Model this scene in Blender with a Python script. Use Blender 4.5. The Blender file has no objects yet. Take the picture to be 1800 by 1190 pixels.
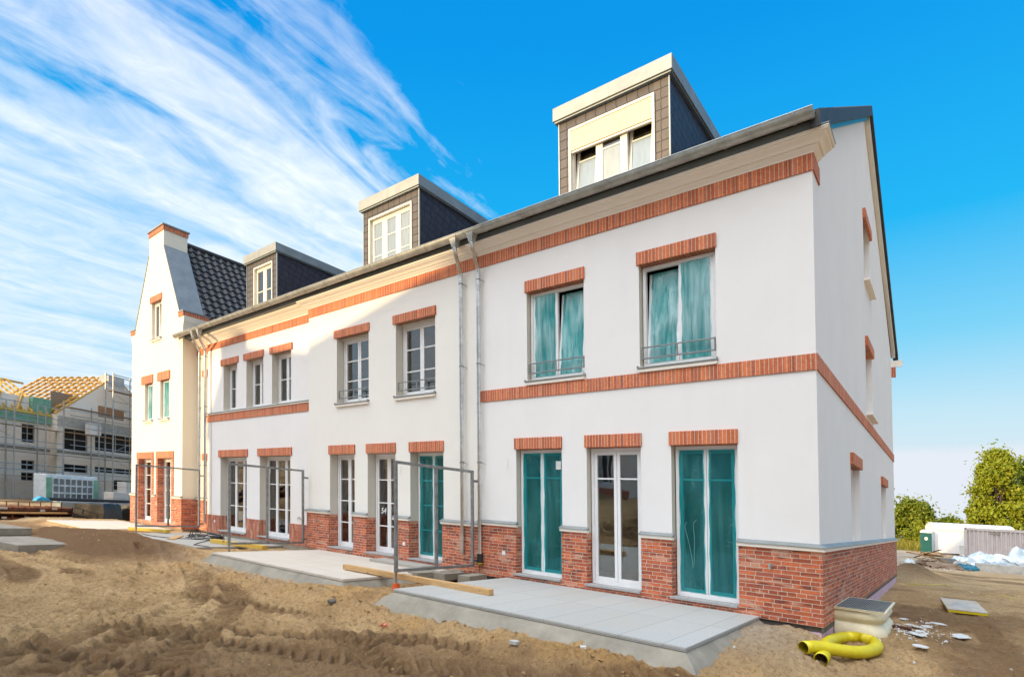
import bpy, bmesh, math, random
import numpy as np
from mathutils import Vector, Matrix
R=math.radians
S=0.103                       # the site falls away behind the terrace: 10 % slope along +y
def slope(y): return -S*min(max(y,-40.0),520.0)
def T(p): return Vector((p[0],p[1],p[2]+slope(p[1])))
sc=bpy.context.scene
COL=sc.collection
rnd=random.Random(7)

# ------------------------------------------------------------------ mesh builder
class MB:
    def __init__(s): s.v=[];s.idx={};s.f=[];s.uv=[];s.ex=set()
    def vert(s,p):
        k=(round(p[0],4),round(p[1],4),round(p[2],4))
        i=s.idx.get(k)
        if i is None:
            i=len(s.v); s.idx[k]=i; s.v.append((p[0],p[1],p[2]))
        return i
    def face(s,pts,M=None,uv=None):
        pts=[Vector(p) for p in pts]
        if uv is None:
            n=Vector((0,0,0))
            for a,b in zip(pts,pts[1:]+pts[:1]): n+=Vector(((a.y-b.y)*(a.z+b.z),(a.z-b.z)*(a.x+b.x),(a.x-b.x)*(a.y+b.y)))
            ax,ay,az=abs(n.x),abs(n.y),abs(n.z)
            if az>=ax and az>=ay: uv=[(p.x,p.y) for p in pts]
            elif ax>=ay: uv=[(p.y,p.z) for p in pts]
            else: uv=[(p.x,p.z) for p in pts]
        if M is not None: pts=[M@p for p in pts]
        ids=[s.vert(p) for p in pts]
        if len(set(ids))<3: return
        if len(set(ids))<len(ids):
            o=[];u=[]
            for i,q in zip(ids,uv):
                if i not in o: o.append(i);u.append(q)
            ids,uv=o,u
        s.f.append(ids); s.uv.append(uv)
    def box(s,x0,x1,y0,y1,z0,z1,M=None):
        a=[(x0,y0,z0),(x1,y0,z0),(x1,y1,z0),(x0,y1,z0),(x0,y0,z1),(x1,y0,z1),(x1,y1,z1),(x0,y1,z1)]
        for q in ((0,3,2,1),(4,5,6,7),(0,1,5,4),(1,2,6,5),(2,3,7,6),(3,0,4,7)): s.face([a[i] for i in q],M)
        return s
    def frame(s,x0,x1,z0,z1,y0,y1,w,M=None,wb=None,wt=None):       # rectangular frame in the xz plane
        wb=wb or w; wt=wt or w
        s.box(x0,x0+w,y0,y1,z0,z1,M); s.box(x1-w,x1,y0,y1,z0,z1,M)
        s.box(x0+w,x1-w,y0,y1,z0,z0+wb,M); s.box(x0+w,x1-w,y0,y1,z1-wt,z1,M)
        return s
    def prism(s,poly,axis,a,b,M=None):                             # poly extruded along axis between a and b
        def P(q,t):
            if axis=='x': return (t,q[0],q[1])
            if axis=='y': return (q[0],t,q[1])
            return (q[0],q[1],t)
        n=len(poly)
        s.face([P(q,a) for q in poly],M); s.face([P(q,b) for q in poly][::-1],M)
        for i in range(n):
            q,r=poly[i],poly[(i+1)%n]
            s.face([P(q,a),P(q,b),P(r,b),P(r,a)],M)
        return s
    def tube(s,path,r,n=10,M=None,cap=True):
        path=[Vector(p) for p in path]; rings=[]
        up=None
        for i,p in enumerate(path):
            t=(path[min(i+1,len(path)-1)]-path[max(i-1,0)]).normalized()
            if up is None:
                up=Vector((0,0,1)) if abs(t.z)<.9 else Vector((1,0,0))
            a=t.cross(up).normalized(); b=a.cross(t).normalized(); up=b
            rr=r[i] if isinstance(r,(list,tuple)) else r
            rings.append([p+(a*math.cos(2*math.pi*k/n)+b*math.sin(2*math.pi*k/n))*rr for k in range(n)])
        L=0
        for i in range(len(rings)-1):
            dl=(path[i+1]-path[i]).length
            for k in range(n):
                k2=(k+1)%n
                s.face([rings[i][k],rings[i][k2],rings[i+1][k2],rings[i+1][k]],M,
                       [(k/n,L),((k+1)/n,L),((k+1)/n,L+dl),(k/n,L+dl)])
            L+=dl
        if cap: s.face(rings[0][::-1],M); s.face(rings[-1],M)
        return s
    def bar(s,p,q,w,h=None,M=None):                                # square bar between two points
        p,q=Vector(p),Vector(q); h=h or w
        t=(q-p).normalized(); up=Vector((0,0,1)) if abs(t.z)<.95 else Vector((1,0,0))
        a=t.cross(up).normalized()*w/2; b=a.cross(t).normalized()*h/2
        A=[p-a-b,p+a-b,p+a+b,p-a+b]; B=[q-a-b,q+a-b,q+a+b,q-a+b]; L=(q-p).length
        s.face(A[::-1],M); s.face(B,M)
        for i in range(4):
            j=(i+1)%4; s.face([A[i],A[j],B[j],B[i]],M,[(0,i*w),(0,i*w+w),(L,i*w+w),(L,i*w)])
        return s
    def build(s,name,mat,parent=None,bev=0,smooth=0,origin=None,flat=False):
        V=[T(v) if not flat else Vector(v) for v in s.v]
        if parent is not None: o=WORLD[parent.name]
        elif origin is not None: o=T(origin)
        else:
            xs=[v.x for v in V];ys=[v.y for v in V];zs=[v.z for v in V]
            o=Vector(((min(xs)+max(xs))/2,(min(ys)+max(ys))/2,min(zs)))
        me=bpy.data.meshes.new(name)
        me.from_pydata([v-o for v in V],[],s.f)
        ul=me.uv_layers.new(name='UVMap')
        flatuv=[c for u in s.uv for q in u for c in q]
        if len(flatuv)==len(me.loops)*2: ul.data.foreach_set('uv',flatuv)
        bm=bmesh.new(); bm.from_mesh(me); bmesh.ops.recalc_face_normals(bm,faces=bm.faces)
        if smooth:
            for f in bm.faces: f.smooth=True
            for e in bm.edges:
                if len(e.link_faces)==2 and e.calc_face_angle(0)>R(smooth): e.smooth=False
        bm.to_mesh(me); bm.free()
        me.materials.append(mat)
        ob=bpy.data.objects.new(name,me); COL.objects.link(ob)
        if parent is not None: ob.parent=parent
        else: ob.location=o
        WORLD[ob.name]=o.copy()
        if bev:
            m=ob.modifiers.new('bevel','BEVEL'); m.width=bev; m.segments=2; m.limit_method='ANGLE'; m.angle_limit=R(40)
        return ob
WORLD={}
def tag(o,label=None,cat=None,group=None,kind=None):
    if label:o['label']=label
    if cat:o['category']=cat
    if group:o['group']=group
    if kind:o['kind']=kind
    return o
def thing(name,label,cat,loc,group=None):
    o=bpy.data.objects.new(name,None); COL.objects.link(o); o.location=T(loc); o.empty_display_size=.3
    WORLD[o.name]=T(loc); return tag(o,label,cat,group)
def copy_tree(root,off):
    """copy a thing with parts and sub-parts, moved by off (u-space)"""
    r=root.copy(); COL.objects.link(r)
    p=Vector(off); r.location=Vector(root.location)+Vector((p.x,p.y,p.z-S*p.y)); WORLD[r.name]=r.location.copy()
    for ch in list(root.children):
        c=ch.copy(); COL.objects.link(c); c.parent=r
        for g in list(ch.children):
            d=g.copy(); COL.objects.link(d); d.parent=c
    return r

# ------------------------------------------------------------------ materials
def nm(name):
    m=bpy.data.materials.new(name); m.use_nodes=True
    nt=m.node_tree; nt.nodes.clear()
    out=nt.nodes.new('ShaderNodeOutputMaterial'); b=nt.nodes.new('ShaderNodeBsdfPrincipled')
    nt.links.new(b.outputs[0],out.inputs[0]); return m,nt,b,out
def N(nt,t,**k):
    n=nt.nodes.new(t)
    for a,v in k.items():
        if a.startswith('i_'):
            key=a[2:]; key=int(key) if key.isdigit() else key.replace('_',' ')
            n.inputs[key].default_value=v
        else: setattr(n,a,v)
    return n
def L(nt,a,b): nt.links.new(a,b)
def mixc(nt,fac,a,b,mode='MIX'):
    n=nt.nodes.new('ShaderNodeMix'); n.data_type='RGBA'; n.blend_type=mode
    for s,i in ((fac,0),(a,6),(b,7)):
        if hasattr(s,'links'): nt.links.new(s,n.inputs[i])
        elif i==0: n.inputs[0].default_value=s
        else: n.inputs[i].default_value=(*s,1) if len(s)==3 else s
    return n.outputs[2]
def ramp(nt,src,stops):
    n=nt.nodes.new('ShaderNodeValToRGB'); e=n.color_ramp.elements
    while len(e)<len(stops): e.new(.5)
    for i,(p,c) in enumerate(stops):
        e[i].position=p; e[i].color=(c,c,c,1) if isinstance(c,(int,float)) else (*c,1)
    nt.links.new(src,n.inputs[0]); return n.outputs[0]
def mth(nt,op,a,b=None,c=None,clamp=False):
    n=nt.nodes.new('ShaderNodeMath'); n.operation=op; n.use_clamp=clamp
    for i,s in enumerate((a,b,c)):
        if s is None: continue
        if hasattr(s,'links'): nt.links.new(s,n.inputs[i])
        else: n.inputs[i].default_value=s
    return n.outputs[0]
def pos(nt): return N(nt,'ShaderNodeNewGeometry').outputs['Position']
def uvm(nt): return N(nt,'ShaderNodeUVMap',uv_map='UVMap').outputs[0]
def noise(nt,vec,scale,detail=4,rough=.55,out='Fac',dist=0):
    n=N(nt,'ShaderNodeTexNoise',i_Scale=scale,i_Detail=detail,i_Roughness=rough,i_Distortion=dist)
    nt.links.new(vec,n.inputs['Vector']); return n.outputs[out]
def mapping(nt,vec,loc=(0,0,0),rot=(0,0,0),scale=(1,1,1)):
    n=N(nt,'ShaderNodeMapping'); n.inputs[1].default_value=loc; n.inputs[2].default_value=rot; n.inputs[3].default_value=scale
    nt.links.new(vec,n.inputs[0]); return n.outputs[0]
def bump(nt,b,h,strength,dist=.01):
    n=N(nt,'ShaderNodeBump'); n.inputs['Strength'].default_value=strength; n.inputs['Distance'].default_value=dist
    nt.links.new(h,n.inputs['Height']); nt.links.new(n.outputs[0],b.inputs['Normal'])
def basic(name,col,rough=.6,metal=0,var=.12,nscale=3,bstr=.0,bscale=60,bdist=.003,spec=.5,col2=None):
    m,nt,b,_=nm(name); P=pos(nt)
    c2=col2 or tuple(max(0,c*(1-var*2)) for c in col)
    f=ramp(nt,noise(nt,P,nscale,6,.65),[(.3,0),(.7,1)])
    L(nt,mixc(nt,f,c2,col),b.inputs['Base Color'])
    b.inputs['Roughness'].default_value=rough; b.inputs['Metallic'].default_value=metal
    b.inputs['Specular IOR Level'].default_value=spec
    if bstr: bump(nt,b,noise(nt,P,bscale,4,.6),bstr,bdist)
    return m
def brick(name,c1,c2,mortar,bw=.25,rh=.0625,ms=.010,off=.5,squash=1,sf=2,swap=False,white=.12,rough=.8,bd=.006,freq=2,tint=None,wear=True):
    m,nt,b,_=nm(name); U=uvm(nt)
    if swap:
        sp=N(nt,'ShaderNodeSeparateXYZ'); L(nt,U,sp.inputs[0]); cb=N(nt,'ShaderNodeCombineXYZ')
        L(nt,sp.outputs[1],cb.inputs[0]); L(nt,sp.outputs[0],cb.inputs[1]); U=cb.outputs[0]
        if bw>5: U=mapping(nt,U,(3.1,0,0))
    t=N(nt,'ShaderNodeTexBrick',offset=off,offset_frequency=freq,squash=squash,squash_frequency=sf)
    t.inputs['Scale'].default_value=1; t.inputs['Mortar Size'].default_value=ms/2; t.inputs['Mortar Smooth'].default_value=.15
    t.inputs['Bias'].default_value=-.15; t.inputs['Brick Width'].default_value=bw; t.inputs['Row Height'].default_value=rh
    t.inputs['Color1'].default_value=(*c1,1); t.inputs['Color2'].default_value=(*c2,1); t.inputs['Mortar'].default_value=(*mortar,1)
    L(nt,U,t.inputs['Vector']); P=pos(nt); col=t.outputs['Color']
    if wear:
        ps=N(nt,'ShaderNodeVectorMath',operation='MULTIPLY'); ps.inputs[1].default_value=(1/bw*.93,1/rh*.97,1) if bw<5 else (.05,1/rh*.97,1); L(nt,U,ps.inputs[0])
        nz=noise(nt,ps.outputs[0],.83,0,.5); nz2=noise(nt,mapping(nt,ps.outputs[0],(5.3,9.1,2)),.71,0,.5)
        inb=mth(nt,'SUBTRACT',1,t.outputs['Fac'])
        col=mixc(nt,mth(nt,'MULTIPLY',ramp(nt,nz,[(.60,0),(.68,.85 if bw<5 else .45)]),inb),col,(.17,.052,.040))
        col=mixc(nt,mth(nt,'MULTIPLY',ramp(nt,nz2,[(.64,0),(.71,.65 if bw<5 else .25)]),inb),col,(.60,.33,.23))
        col=mixc(nt,mth(nt,'MULTIPLY',ramp(nt,nz2,[(.30,.7),(.38,0)]),inb),col,(.42,.12,.08))
        col=mixc(nt,.55,col,mixc(nt,1,col,ramp(nt,noise(nt,P,28,5,.7),[(.25,.45),(.75,1.5)]),'MULTIPLY'))
        st=ramp(nt,noise(nt,mapping(nt,P,(0,0,0),(0,0,0),(3.2,3.2,9)),1.5,5,.7),[(.64,0),(.72,1)])
        st=mth(nt,'MULTIPLY',st,white*4,clamp=True)
        col=mixc(nt,st,col,(.55,.45,.38))
    L(nt,col,b.inputs['Base Color']); b.inputs['Roughness'].default_value=rough; b.inputs['Specular IOR Level'].default_value=.3
    h=mth(nt,'MULTIPLY',t.outputs['Fac'],-1)
    h=mth(nt,'ADD',h,mth(nt,'MULTIPLY',noise(nt,P,90,4,.6),.35))
    bump(nt,b,h,.8,bd); return m
M={}
M['brick']=brick('brick_red',(.60,.155,.066),(.26,.062,.036),(.56,.47,.37),squash=.5,sf=3,off=.42,freq=2)
M['soldier']=brick('brick_soldier',(.66,.19,.078),(.44,.11,.052),(.62,.49,.35),bw=100,rh=.0625,ms=.010,off=0,swap=True,white=.14)
M['tilebrick']=brick('brick_upright',(.52,.18,.10),(.32,.10,.06),(.42,.33,.26),bw=.27,rh=.075,ms=.008,off=.35,swap=True,white=.12)
def plaster(name,col):
    m,nt,b,_=nm(name); P=pos(nt)
    f=ramp(nt,noise(nt,P,.9,5,.6),[(.3,0),(.7,1)])
    c=mixc(nt,f,tuple(x*.955 for x in col),col)
    g=ramp(nt,noise(nt,mapping(nt,P,(0,0,0),(0,0,0),(2.2,2.2,.25)),1.3,5,.6),[(.52,0),(.8,1)])
    c=mixc(nt,mth(nt,'MULTIPLY',g,.07),c,(.52,.49,.43))
    L(nt,c,b.inputs['Base Color']); b.inputs['Roughness'].default_value=.93; b.inputs['Specular IOR Level'].default_value=.2
    h=mth(nt,'ADD',noise(nt,P,170,3,.6),mth(nt,'MULTIPLY',noise(nt,P,11,4,.6),.8)); bump(nt,b,h,.42,.005); return m
M['plaster']=plaster('plaster_white',(.80,.785,.765))
M['plaster_mid']=plaster('plaster_offwhite',(.80,.775,.72))
M['plaster_cream']=plaster('plaster_cream',(.80,.74,.62))
M['cornice']=plaster('cornice_cream',(.90,.85,.77))
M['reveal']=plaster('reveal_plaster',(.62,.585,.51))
M['zinc']=basic('zinc_sheet',(.31,.335,.335),.5,.3,.15,2.2,.15,14,.004)
M['zinc_dark']=basic('zinc_weathered',(.30,.35,.37),.5,.5,.15,2.5,.12,14,.004)
M['steel']=basic('galvanised_steel',(.80,.80,.79),.20,.92,.18,6,.06,30,.003)
M['gutter']=basic('gutter_zinc',(.50,.52,.49),.36,.45,.22,4,.05,20,.003)
M['fsteel']=basic('frame_steel',(.36,.37,.37),.5,.6,.25,9,.1,60,.002)
M['pvc']=basic('pvc_white',(.80,.80,.80),.35,0,.04,4)
M['pvc_warm']=basic('pvc_cream',(.80,.76,.66),.4,0,.05,4)
M['stone']=basic('granite_sill',(.50,.50,.49),.7,0,.3,90,.3,160,.002)
M['concrete']=basic('concrete_raw',(.34,.31,.25),.9,0,.2,2.2,.6,14,.02,.3)
M['concrete2']=basic('concrete_light',(.54,.53,.49),.88,0,.2,3,.4,40,.006,.3)
M['block']=basic('aerated_block',(.55,.53,.50),.9,0,.12,2,.3,50,.004,.3)
M['greywall']=brick('block_wall',(.78,.72,.63),(.74,.685,.60),(.64,.59,.52),bw=.6,rh=.25,ms=.02,wear=False,bd=.004)
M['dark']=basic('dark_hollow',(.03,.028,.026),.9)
M['interior']=basic('interior_plaster',(.72,.70,.64),.9,0,.15,1.2)
def wood(name,c1,c2,rough=.7):
    m,nt,b,_=nm(name); U=uvm(nt); P=pos(nt)
    w=noise(nt,mapping(nt,U,(0,0,0),(0,0,0),(1.2,28,1)),3,5,.6,dist=.6)
    kn=ramp(nt,noise(nt,P,7,2,.5),[(.66,0),(.72,1)])
    c=mixc(nt,ramp(nt,w,[(.3,0),(.7,1)]),c2,c1); c=mixc(nt,mth(nt,'MULTIPLY',kn,.7),c,(.10,.045,.018))
    L(nt,c,b.inputs['Base Color']); b.inputs['Roughness'].default_value=rough; b.inputs['Specular IOR Level'].default_value=.3
    bump(nt,b,w,.25,.003); return m
M['timber']=wood('timber_pine',(.62,.40,.19),(.42,.25,.10))
M['timber_y']=wood('timber_yellow',(.66,.47,.10),(.52,.34,.06))
M['timber_old']=wood('timber_grey',(.36,.26,.18),(.22,.15,.10))
M['rafter']=wood('timber_rafter',(.74,.46,.13),(.58,.34,.09))
def slate(name,rot):
    m,nt,b,_=nm(name); U=mapping(nt,uvm(nt),(0,0,0),(0,0,R(rot)))
    U2=N(nt,'ShaderNodeVectorMath',operation='ADD'); L(nt,U,U2.inputs[0])
    sp=N(nt,'ShaderNodeSeparateXYZ'); L(nt,U,sp.inputs[0])
    cb=N(nt,'ShaderNodeCombineXYZ'); L(nt,mth(nt,'MULTIPLY',mth(nt,'ABSOLUTE',mth(nt,'SINE',mth(nt,'MULTIPLY',sp.outputs[1],math.pi/.185))),.018),cb.inputs[0]); L(nt,cb.outputs[0],U2.inputs[1])
    t=N(nt,'ShaderNodeTexBrick',offset=.22 if rot else .0,offset_frequency=2)
    t.inputs['Scale'].default_value=1; t.inputs['Mortar Size'].default_value=.008; t.inputs['Mortar Smooth'].default_value=.2
    t.inputs['Brick Width'].default_value=.215; t.inputs['Row Height'].default_value=.185
    k_=.58 if rot else 1; t.inputs['Color1'].default_value=(.080*k_,.068*k_,.066*k_*(1.4 if rot else 1),1); t.inputs['Color2'].default_value=(.062*k_,.055*k_,.056*k_*(1.4 if rot else 1),1); t.inputs['Mortar'].default_value=(.003,.003,.004,1)  # cheek slates darker and bluer: their shade is put into the colour
    L(nt,U2.outputs[0],t.inputs['Vector']); P=pos(nt)
    L(nt,mixc(nt,.35,t.outputs['Color'],mixc(nt,1,t.outputs['Color'],ramp(nt,noise(nt,P,9,5,.7),[(.3,.5),(.7,1.6)]),'MULTIPLY')),b.inputs['Base Color'])
    b.inputs['Roughness'].default_value=.5; b.inputs['Specular IOR Level'].default_value=.45
    fr=mth(nt,'FRACT',mth(nt,'DIVIDE',sp.outputs[1],.185))
    h=mth(nt,'SUBTRACT',mth(nt,'MULTIPLY',fr,-.8),t.outputs['Fac']); bump(nt,b,h,.9,.012); return m
M['slate']=slate('slate_front',0); M['slate_side_shaded']=slate('slate_cheek_shaded',12)
M['tile']=basic('roof_tile_anthracite',(.050,.050,.052),.62,0,.3,5,.25,40,.004)
M['tile2']=basic('roof_tile_far',(.07,.065,.06),.6,0,.3,5)
def glass():
    m,nt,b,out=nm('window_glass'); nt.nodes.remove(b)
    tr=N(nt,'ShaderNodeBsdfTransparent'); tr.inputs[0].default_value=(.90,.94,.91,1)
    gl=N(nt,'ShaderNodeBsdfGlossy'); gl.inputs['Roughness'].default_value=.02; gl.inputs[0].default_value=(1,1,1,1)
    bp=N(nt,'ShaderNodeBump'); bp.inputs['Strength'].default_value=.12; bp.inputs['Distance'].default_value=.02
    L(nt,noise(nt,pos(nt),1.4,2,.5),bp.inputs['Height']); L(nt,bp.outputs[0],gl.inputs['Normal'])
    fr=N(nt,'ShaderNodeFresnel'); fr.inputs[0].default_value=1.62
    mx=N(nt,'ShaderNodeMixShader'); L(nt,mth(nt,'MULTIPLY_ADD',fr.outputs[0],1.25,.075,clamp=True),mx.inputs[0]); L(nt,tr.outputs[0],mx.inputs[1]); L(nt,gl.outputs[0],mx.inputs[2])
    L(nt,mx.outputs[0],out.inputs[0]); return m
M['glass']=glass()
def film(name,tcol,dcol,opac,bs,glossy=.3,pale=None,stretch=(7,7,.8),sc_=2.2,rough=.12):
    m,nt,b,out=nm(name); P=pos(nt)
    tr=N(nt,'ShaderNodeBsdfTransparent'); tr.inputs[0].default_value=(*tcol,1)
    b.inputs['Base Color'].default_value=(*dcol,1); b.inputs['Roughness'].default_value=rough
    b.inputs['Specular IOR Level'].default_value=.8
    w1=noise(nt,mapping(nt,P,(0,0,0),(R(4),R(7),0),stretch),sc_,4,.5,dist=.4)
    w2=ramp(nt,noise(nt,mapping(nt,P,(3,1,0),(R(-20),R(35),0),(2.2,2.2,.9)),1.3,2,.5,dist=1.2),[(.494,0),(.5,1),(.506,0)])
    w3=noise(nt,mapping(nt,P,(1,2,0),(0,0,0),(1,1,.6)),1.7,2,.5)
    if pale: L(nt,mixc(nt,mth(nt,'MULTIPLY',ramp(nt,mth(nt,'ADD',mth(nt,'MULTIPLY',w1,.55),mth(nt,'MULTIPLY',w3,.55)),[(.42,0),(.70,1)]),pale[3]),dcol,pale[:3]),b.inputs['Base Color']) if pale[3]>.8 else L(nt,mixc(nt,mth(nt,'MULTIPLY',w2,.55),mixc(nt,mth(nt,'MULTIPLY',ramp(nt,mth(nt,'ADD',mth(nt,'MULTIPLY',w1,.55),mth(nt,'MULTIPLY',w3,.55)),[(.42,0),(.70,1)]),pale[3]),dcol,pale[:3]),(.30,.70,.70)),b.inputs['Base Color'])  # pale: cloudy film tone with sky reflections and crease highlights painted in
    h=mth(nt,'ADD',mth(nt,'ADD',w1,mth(nt,'MULTIPLY',w2,.06)),mth(nt,'MULTIPLY',w3,1.6))
    bump(nt,b,h,bs,.05)
    b.inputs['Coat Weight'].default_value=.6; b.inputs['Coat Roughness'].default_value=.06
    mx=N(nt,'ShaderNodeMixShader'); L(nt,mth(nt,'MULTIPLY_ADD',w1,.35,opac-.17,clamp=True),mx.inputs[0]); L(nt,tr.outputs[0],mx.inputs[1]); L(nt,b.outputs[0],mx.inputs[2])
    L(nt,mx.outputs[0],out.inputs[0]); return m
M['film_teal']=film('film_teal_tight',(.05,.56,.585),(.010,.235,.25),.30,.8,stretch=(4,4,.4),rough=.07,pale=(.14,.50,.51,.55))
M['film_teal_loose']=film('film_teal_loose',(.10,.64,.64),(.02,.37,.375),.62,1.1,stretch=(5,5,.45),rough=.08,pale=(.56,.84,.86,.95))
M['film_clear']=film('film_clear',(.84,.88,.84),(.62,.68,.62),.34,.8,stretch=(4,4,.5),rough=.16)
M['film_white']=film('film_white',(.80,.86,.90),(.26,.34,.40),.80,.12,rough=.3)
M['yellow']=basic('plastic_yellow',(.72,.60,.015),.42,0,.12,5,.0)
M['lining']=basic('plastic_yellow_shaded',(.36,.27,.01),.5)  # the pipe's yellow darkened: shade of its inside put into the colour
M['pane_far']=basic('pane_grey',(.13,.16,.17),.15,0,.3,1.5)
M['facing']=basic('board_facing',(.58,.52,.42),.8,0,.2,5)
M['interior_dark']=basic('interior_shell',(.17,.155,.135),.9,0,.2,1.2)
M['film_mark']=basic('film_mark',(.38,.60,.60),.4)
M['orange']=basic('plastic_orange',(.75,.12,.02),.5,0,.15,6)
M['cream']=basic('plastic_cream',(.80,.72,.50),.45,0,.12,3,.15,12,.006)
M['black']=basic('plastic_black',(.02,.02,.022),.5)
M['rubber']=basic('cable_rubber',(.025,.027,.03),.6)
M['pink']=basic('foam_pink',(.66,.46,.56),.8,0,.15,6,.2,60,.004)
M['tar']=basic('bitumen_strip',(.16,.145,.12),.8,0,.3,8,.4,40,.006)
M['blue']=basic('membrane_blue',(.03,.36,.62),.5)
M['rust']=basic('rusty_steel',(.16,.045,.022),.75,.2,.4,7,.3,40,.004)
M['whitecard']=basic('scrap_white',(.74,.74,.72),.7,0,.12,14,.5,40,.004)
M['plastic_white']=basic('sheet_white',(.78,.80,.82),.35,0,.10,1.6,.8,5,.06,.5,col2=(.42,.53,.58))
M['plastic_blue']=basic('bag_blue',(.02,.22,.34),.5,0,.25,3,.6,7,.05)
M['container']=basic('container_grey',(.60,.54,.52),.5,.1,.10,1.2,.05,20,.004)
M['trailer']=basic('trailer_white',(.80,.79,.77),.5,0,.10,.8)
M['green']=basic('toilet_green',(.008,.10,.09),.45)
M['greenfoil']=basic('membrane_green',(.20,.42,.28),.5,0,.2,2,.3,6,.02)
M['shutter']=basic('shutter_cream',(.60,.52,.36),.5,0,.05,2)
M['blackfoil']=basic('foil_black',(.016,.014,.013),.45,0,.3,3,.5,9,.02)
M['steelscaf']=basic('scaffold_steel',(.45,.46,.46),.45,.7,.2,5)
M['leaf']=None
def leafmat(name,c1,c2,c3):
    m,nt,b,out=nm(name); P=pos(nt)
    oi=N(nt,'ShaderNodeNewGeometry')
    f=ramp(nt,noise(nt,P,.55,4,.6),[(.32,0),(.5,.5),(.7,1)])
    c=mixc(nt,f,c1,c2); c=mixc(nt,ramp(nt,oi.outputs['Random Per Island'],[(.55,0),(1,1)]),c,c3)
    L(nt,c,b.inputs['Base Color']); b.inputs['Roughness'].default_value=.55; b.inputs['Specular IOR Level'].default_value=.35
    tl=N(nt,'ShaderNodeBsdfTranslucent'); L(nt,mixc(nt,1,c,(1.3,1.4,.5),'MULTIPLY'),tl.inputs[0])
    mx=N(nt,'ShaderNodeMixShader'); mx.inputs[0].default_value=.35; L(nt,b.outputs[0],mx.inputs[1]); L(nt,tl.outputs[0],mx.inputs[2]); L(nt,mx.outputs[0],out.inputs[0]); return m
M['leaf']=leafmat('leaves_sunny',(.15,.19,.012),(.30,.335,.02),(.42,.41,.035))
M['leaf2']=leafmat('leaves_green',(.11,.16,.014),(.23,.27,.02),(.32,.31,.03))
M['grass']=leafmat('grass_dry',(.17,.17,.025),(.28,.24,.04),(.36,.29,.06))
M['bark']=basic('bark',(.14,.10,.07),.9,0,.3,8,.6,20,.02)

def crom_(P,k=8):
    o=[]
    for i in range(len(P)-1):
        p0,p1,p2,p3=[Vector(P[min(max(i+j,0),len(P)-1)]) for j in (-1,0,1,2)]
        for q in range(k):
            u=q/k; o.append(.5*((2*p1)+(-p0+p2)*u+(2*p0-5*p1+4*p2-p3)*u*u+(-p0+3*p1-3*p2+p3)*u**3))
    o.append(Vector(P[-1])); return o
# ------------------------------------------------------------------ generic building pieces
def wall(mb,a0,a1,z0,ztop,holes,P,depth=0,revs=None,Mx=None,extra=()):
    """wall in a plane: a = coordinate along wall, P(a,z,d) -> point, d = distance into the house; real openings with reveals"""
    br=sorted(set([a0,a1]+[h[0] for h in holes]+[h[1] for h in holes]+list(extra)))
    br=[b for b in br if a0<=b<=a1]
    zt=ztop if callable(ztop) else (lambda a:ztop)
    for u,v in zip(br,br[1:]):
        hs=sorted([(h[2],h[3]) for h in holes if h[0]<=u+1e-6 and h[1]>=v-1e-6])
        z=z0
        for lo,hi in hs:
            if lo>z+1e-6: mb.face([P(u,z,0),P(v,z,0),P(v,lo,0),P(u,lo,0)],Mx)
            z=max(z,hi)
        if zt(u)>z+1e-5 or zt(v)>z+1e-5: mb.face([P(u,z,0),P(v,z,0),P(v,zt(v),0),P(u,zt(u),0)],Mx)
    if depth:
        rb=mb
        for (u,v,lo,hi) in holes:
            lo2,hi2=max(lo,z0),(hi if callable(ztop) else min(hi,ztop))
            if hi2<=lo2: continue
            if revs is not None: rb=MB()
            rb.face([P(u,lo2,0),P(u,hi2,0),P(u,hi2,depth),P(u,lo2,depth)],Mx)
            rb.face([P(v,lo2,0),P(v,hi2,0),P(v,hi2,depth),P(v,lo2,depth)],Mx)
            if hi2==hi: rb.face([P(u,hi2,0),P(v,hi2,0),P(v,hi2,depth),P(u,hi2,depth)],Mx)
            if lo>z0: rb.face([P(u,lo,0),P(v,lo,0),P(v,lo,depth),P(u,lo,depth)],Mx)
            if revs is not None: rb.build('reveal',M[revs[1]],revs[0])
def spans(a0,a1,cuts):
    out=[];x=a0
    for c0,c1 in sorted(cuts):
        if c0>x: out.append((x,c0))
        x=max(x,c1)
    if x<a1: out.append((x,a1))
    return out
def sweep_x(mb,prof,x0,x1,close=True):
    mb.prism(prof,'x',x0,x1)

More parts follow.
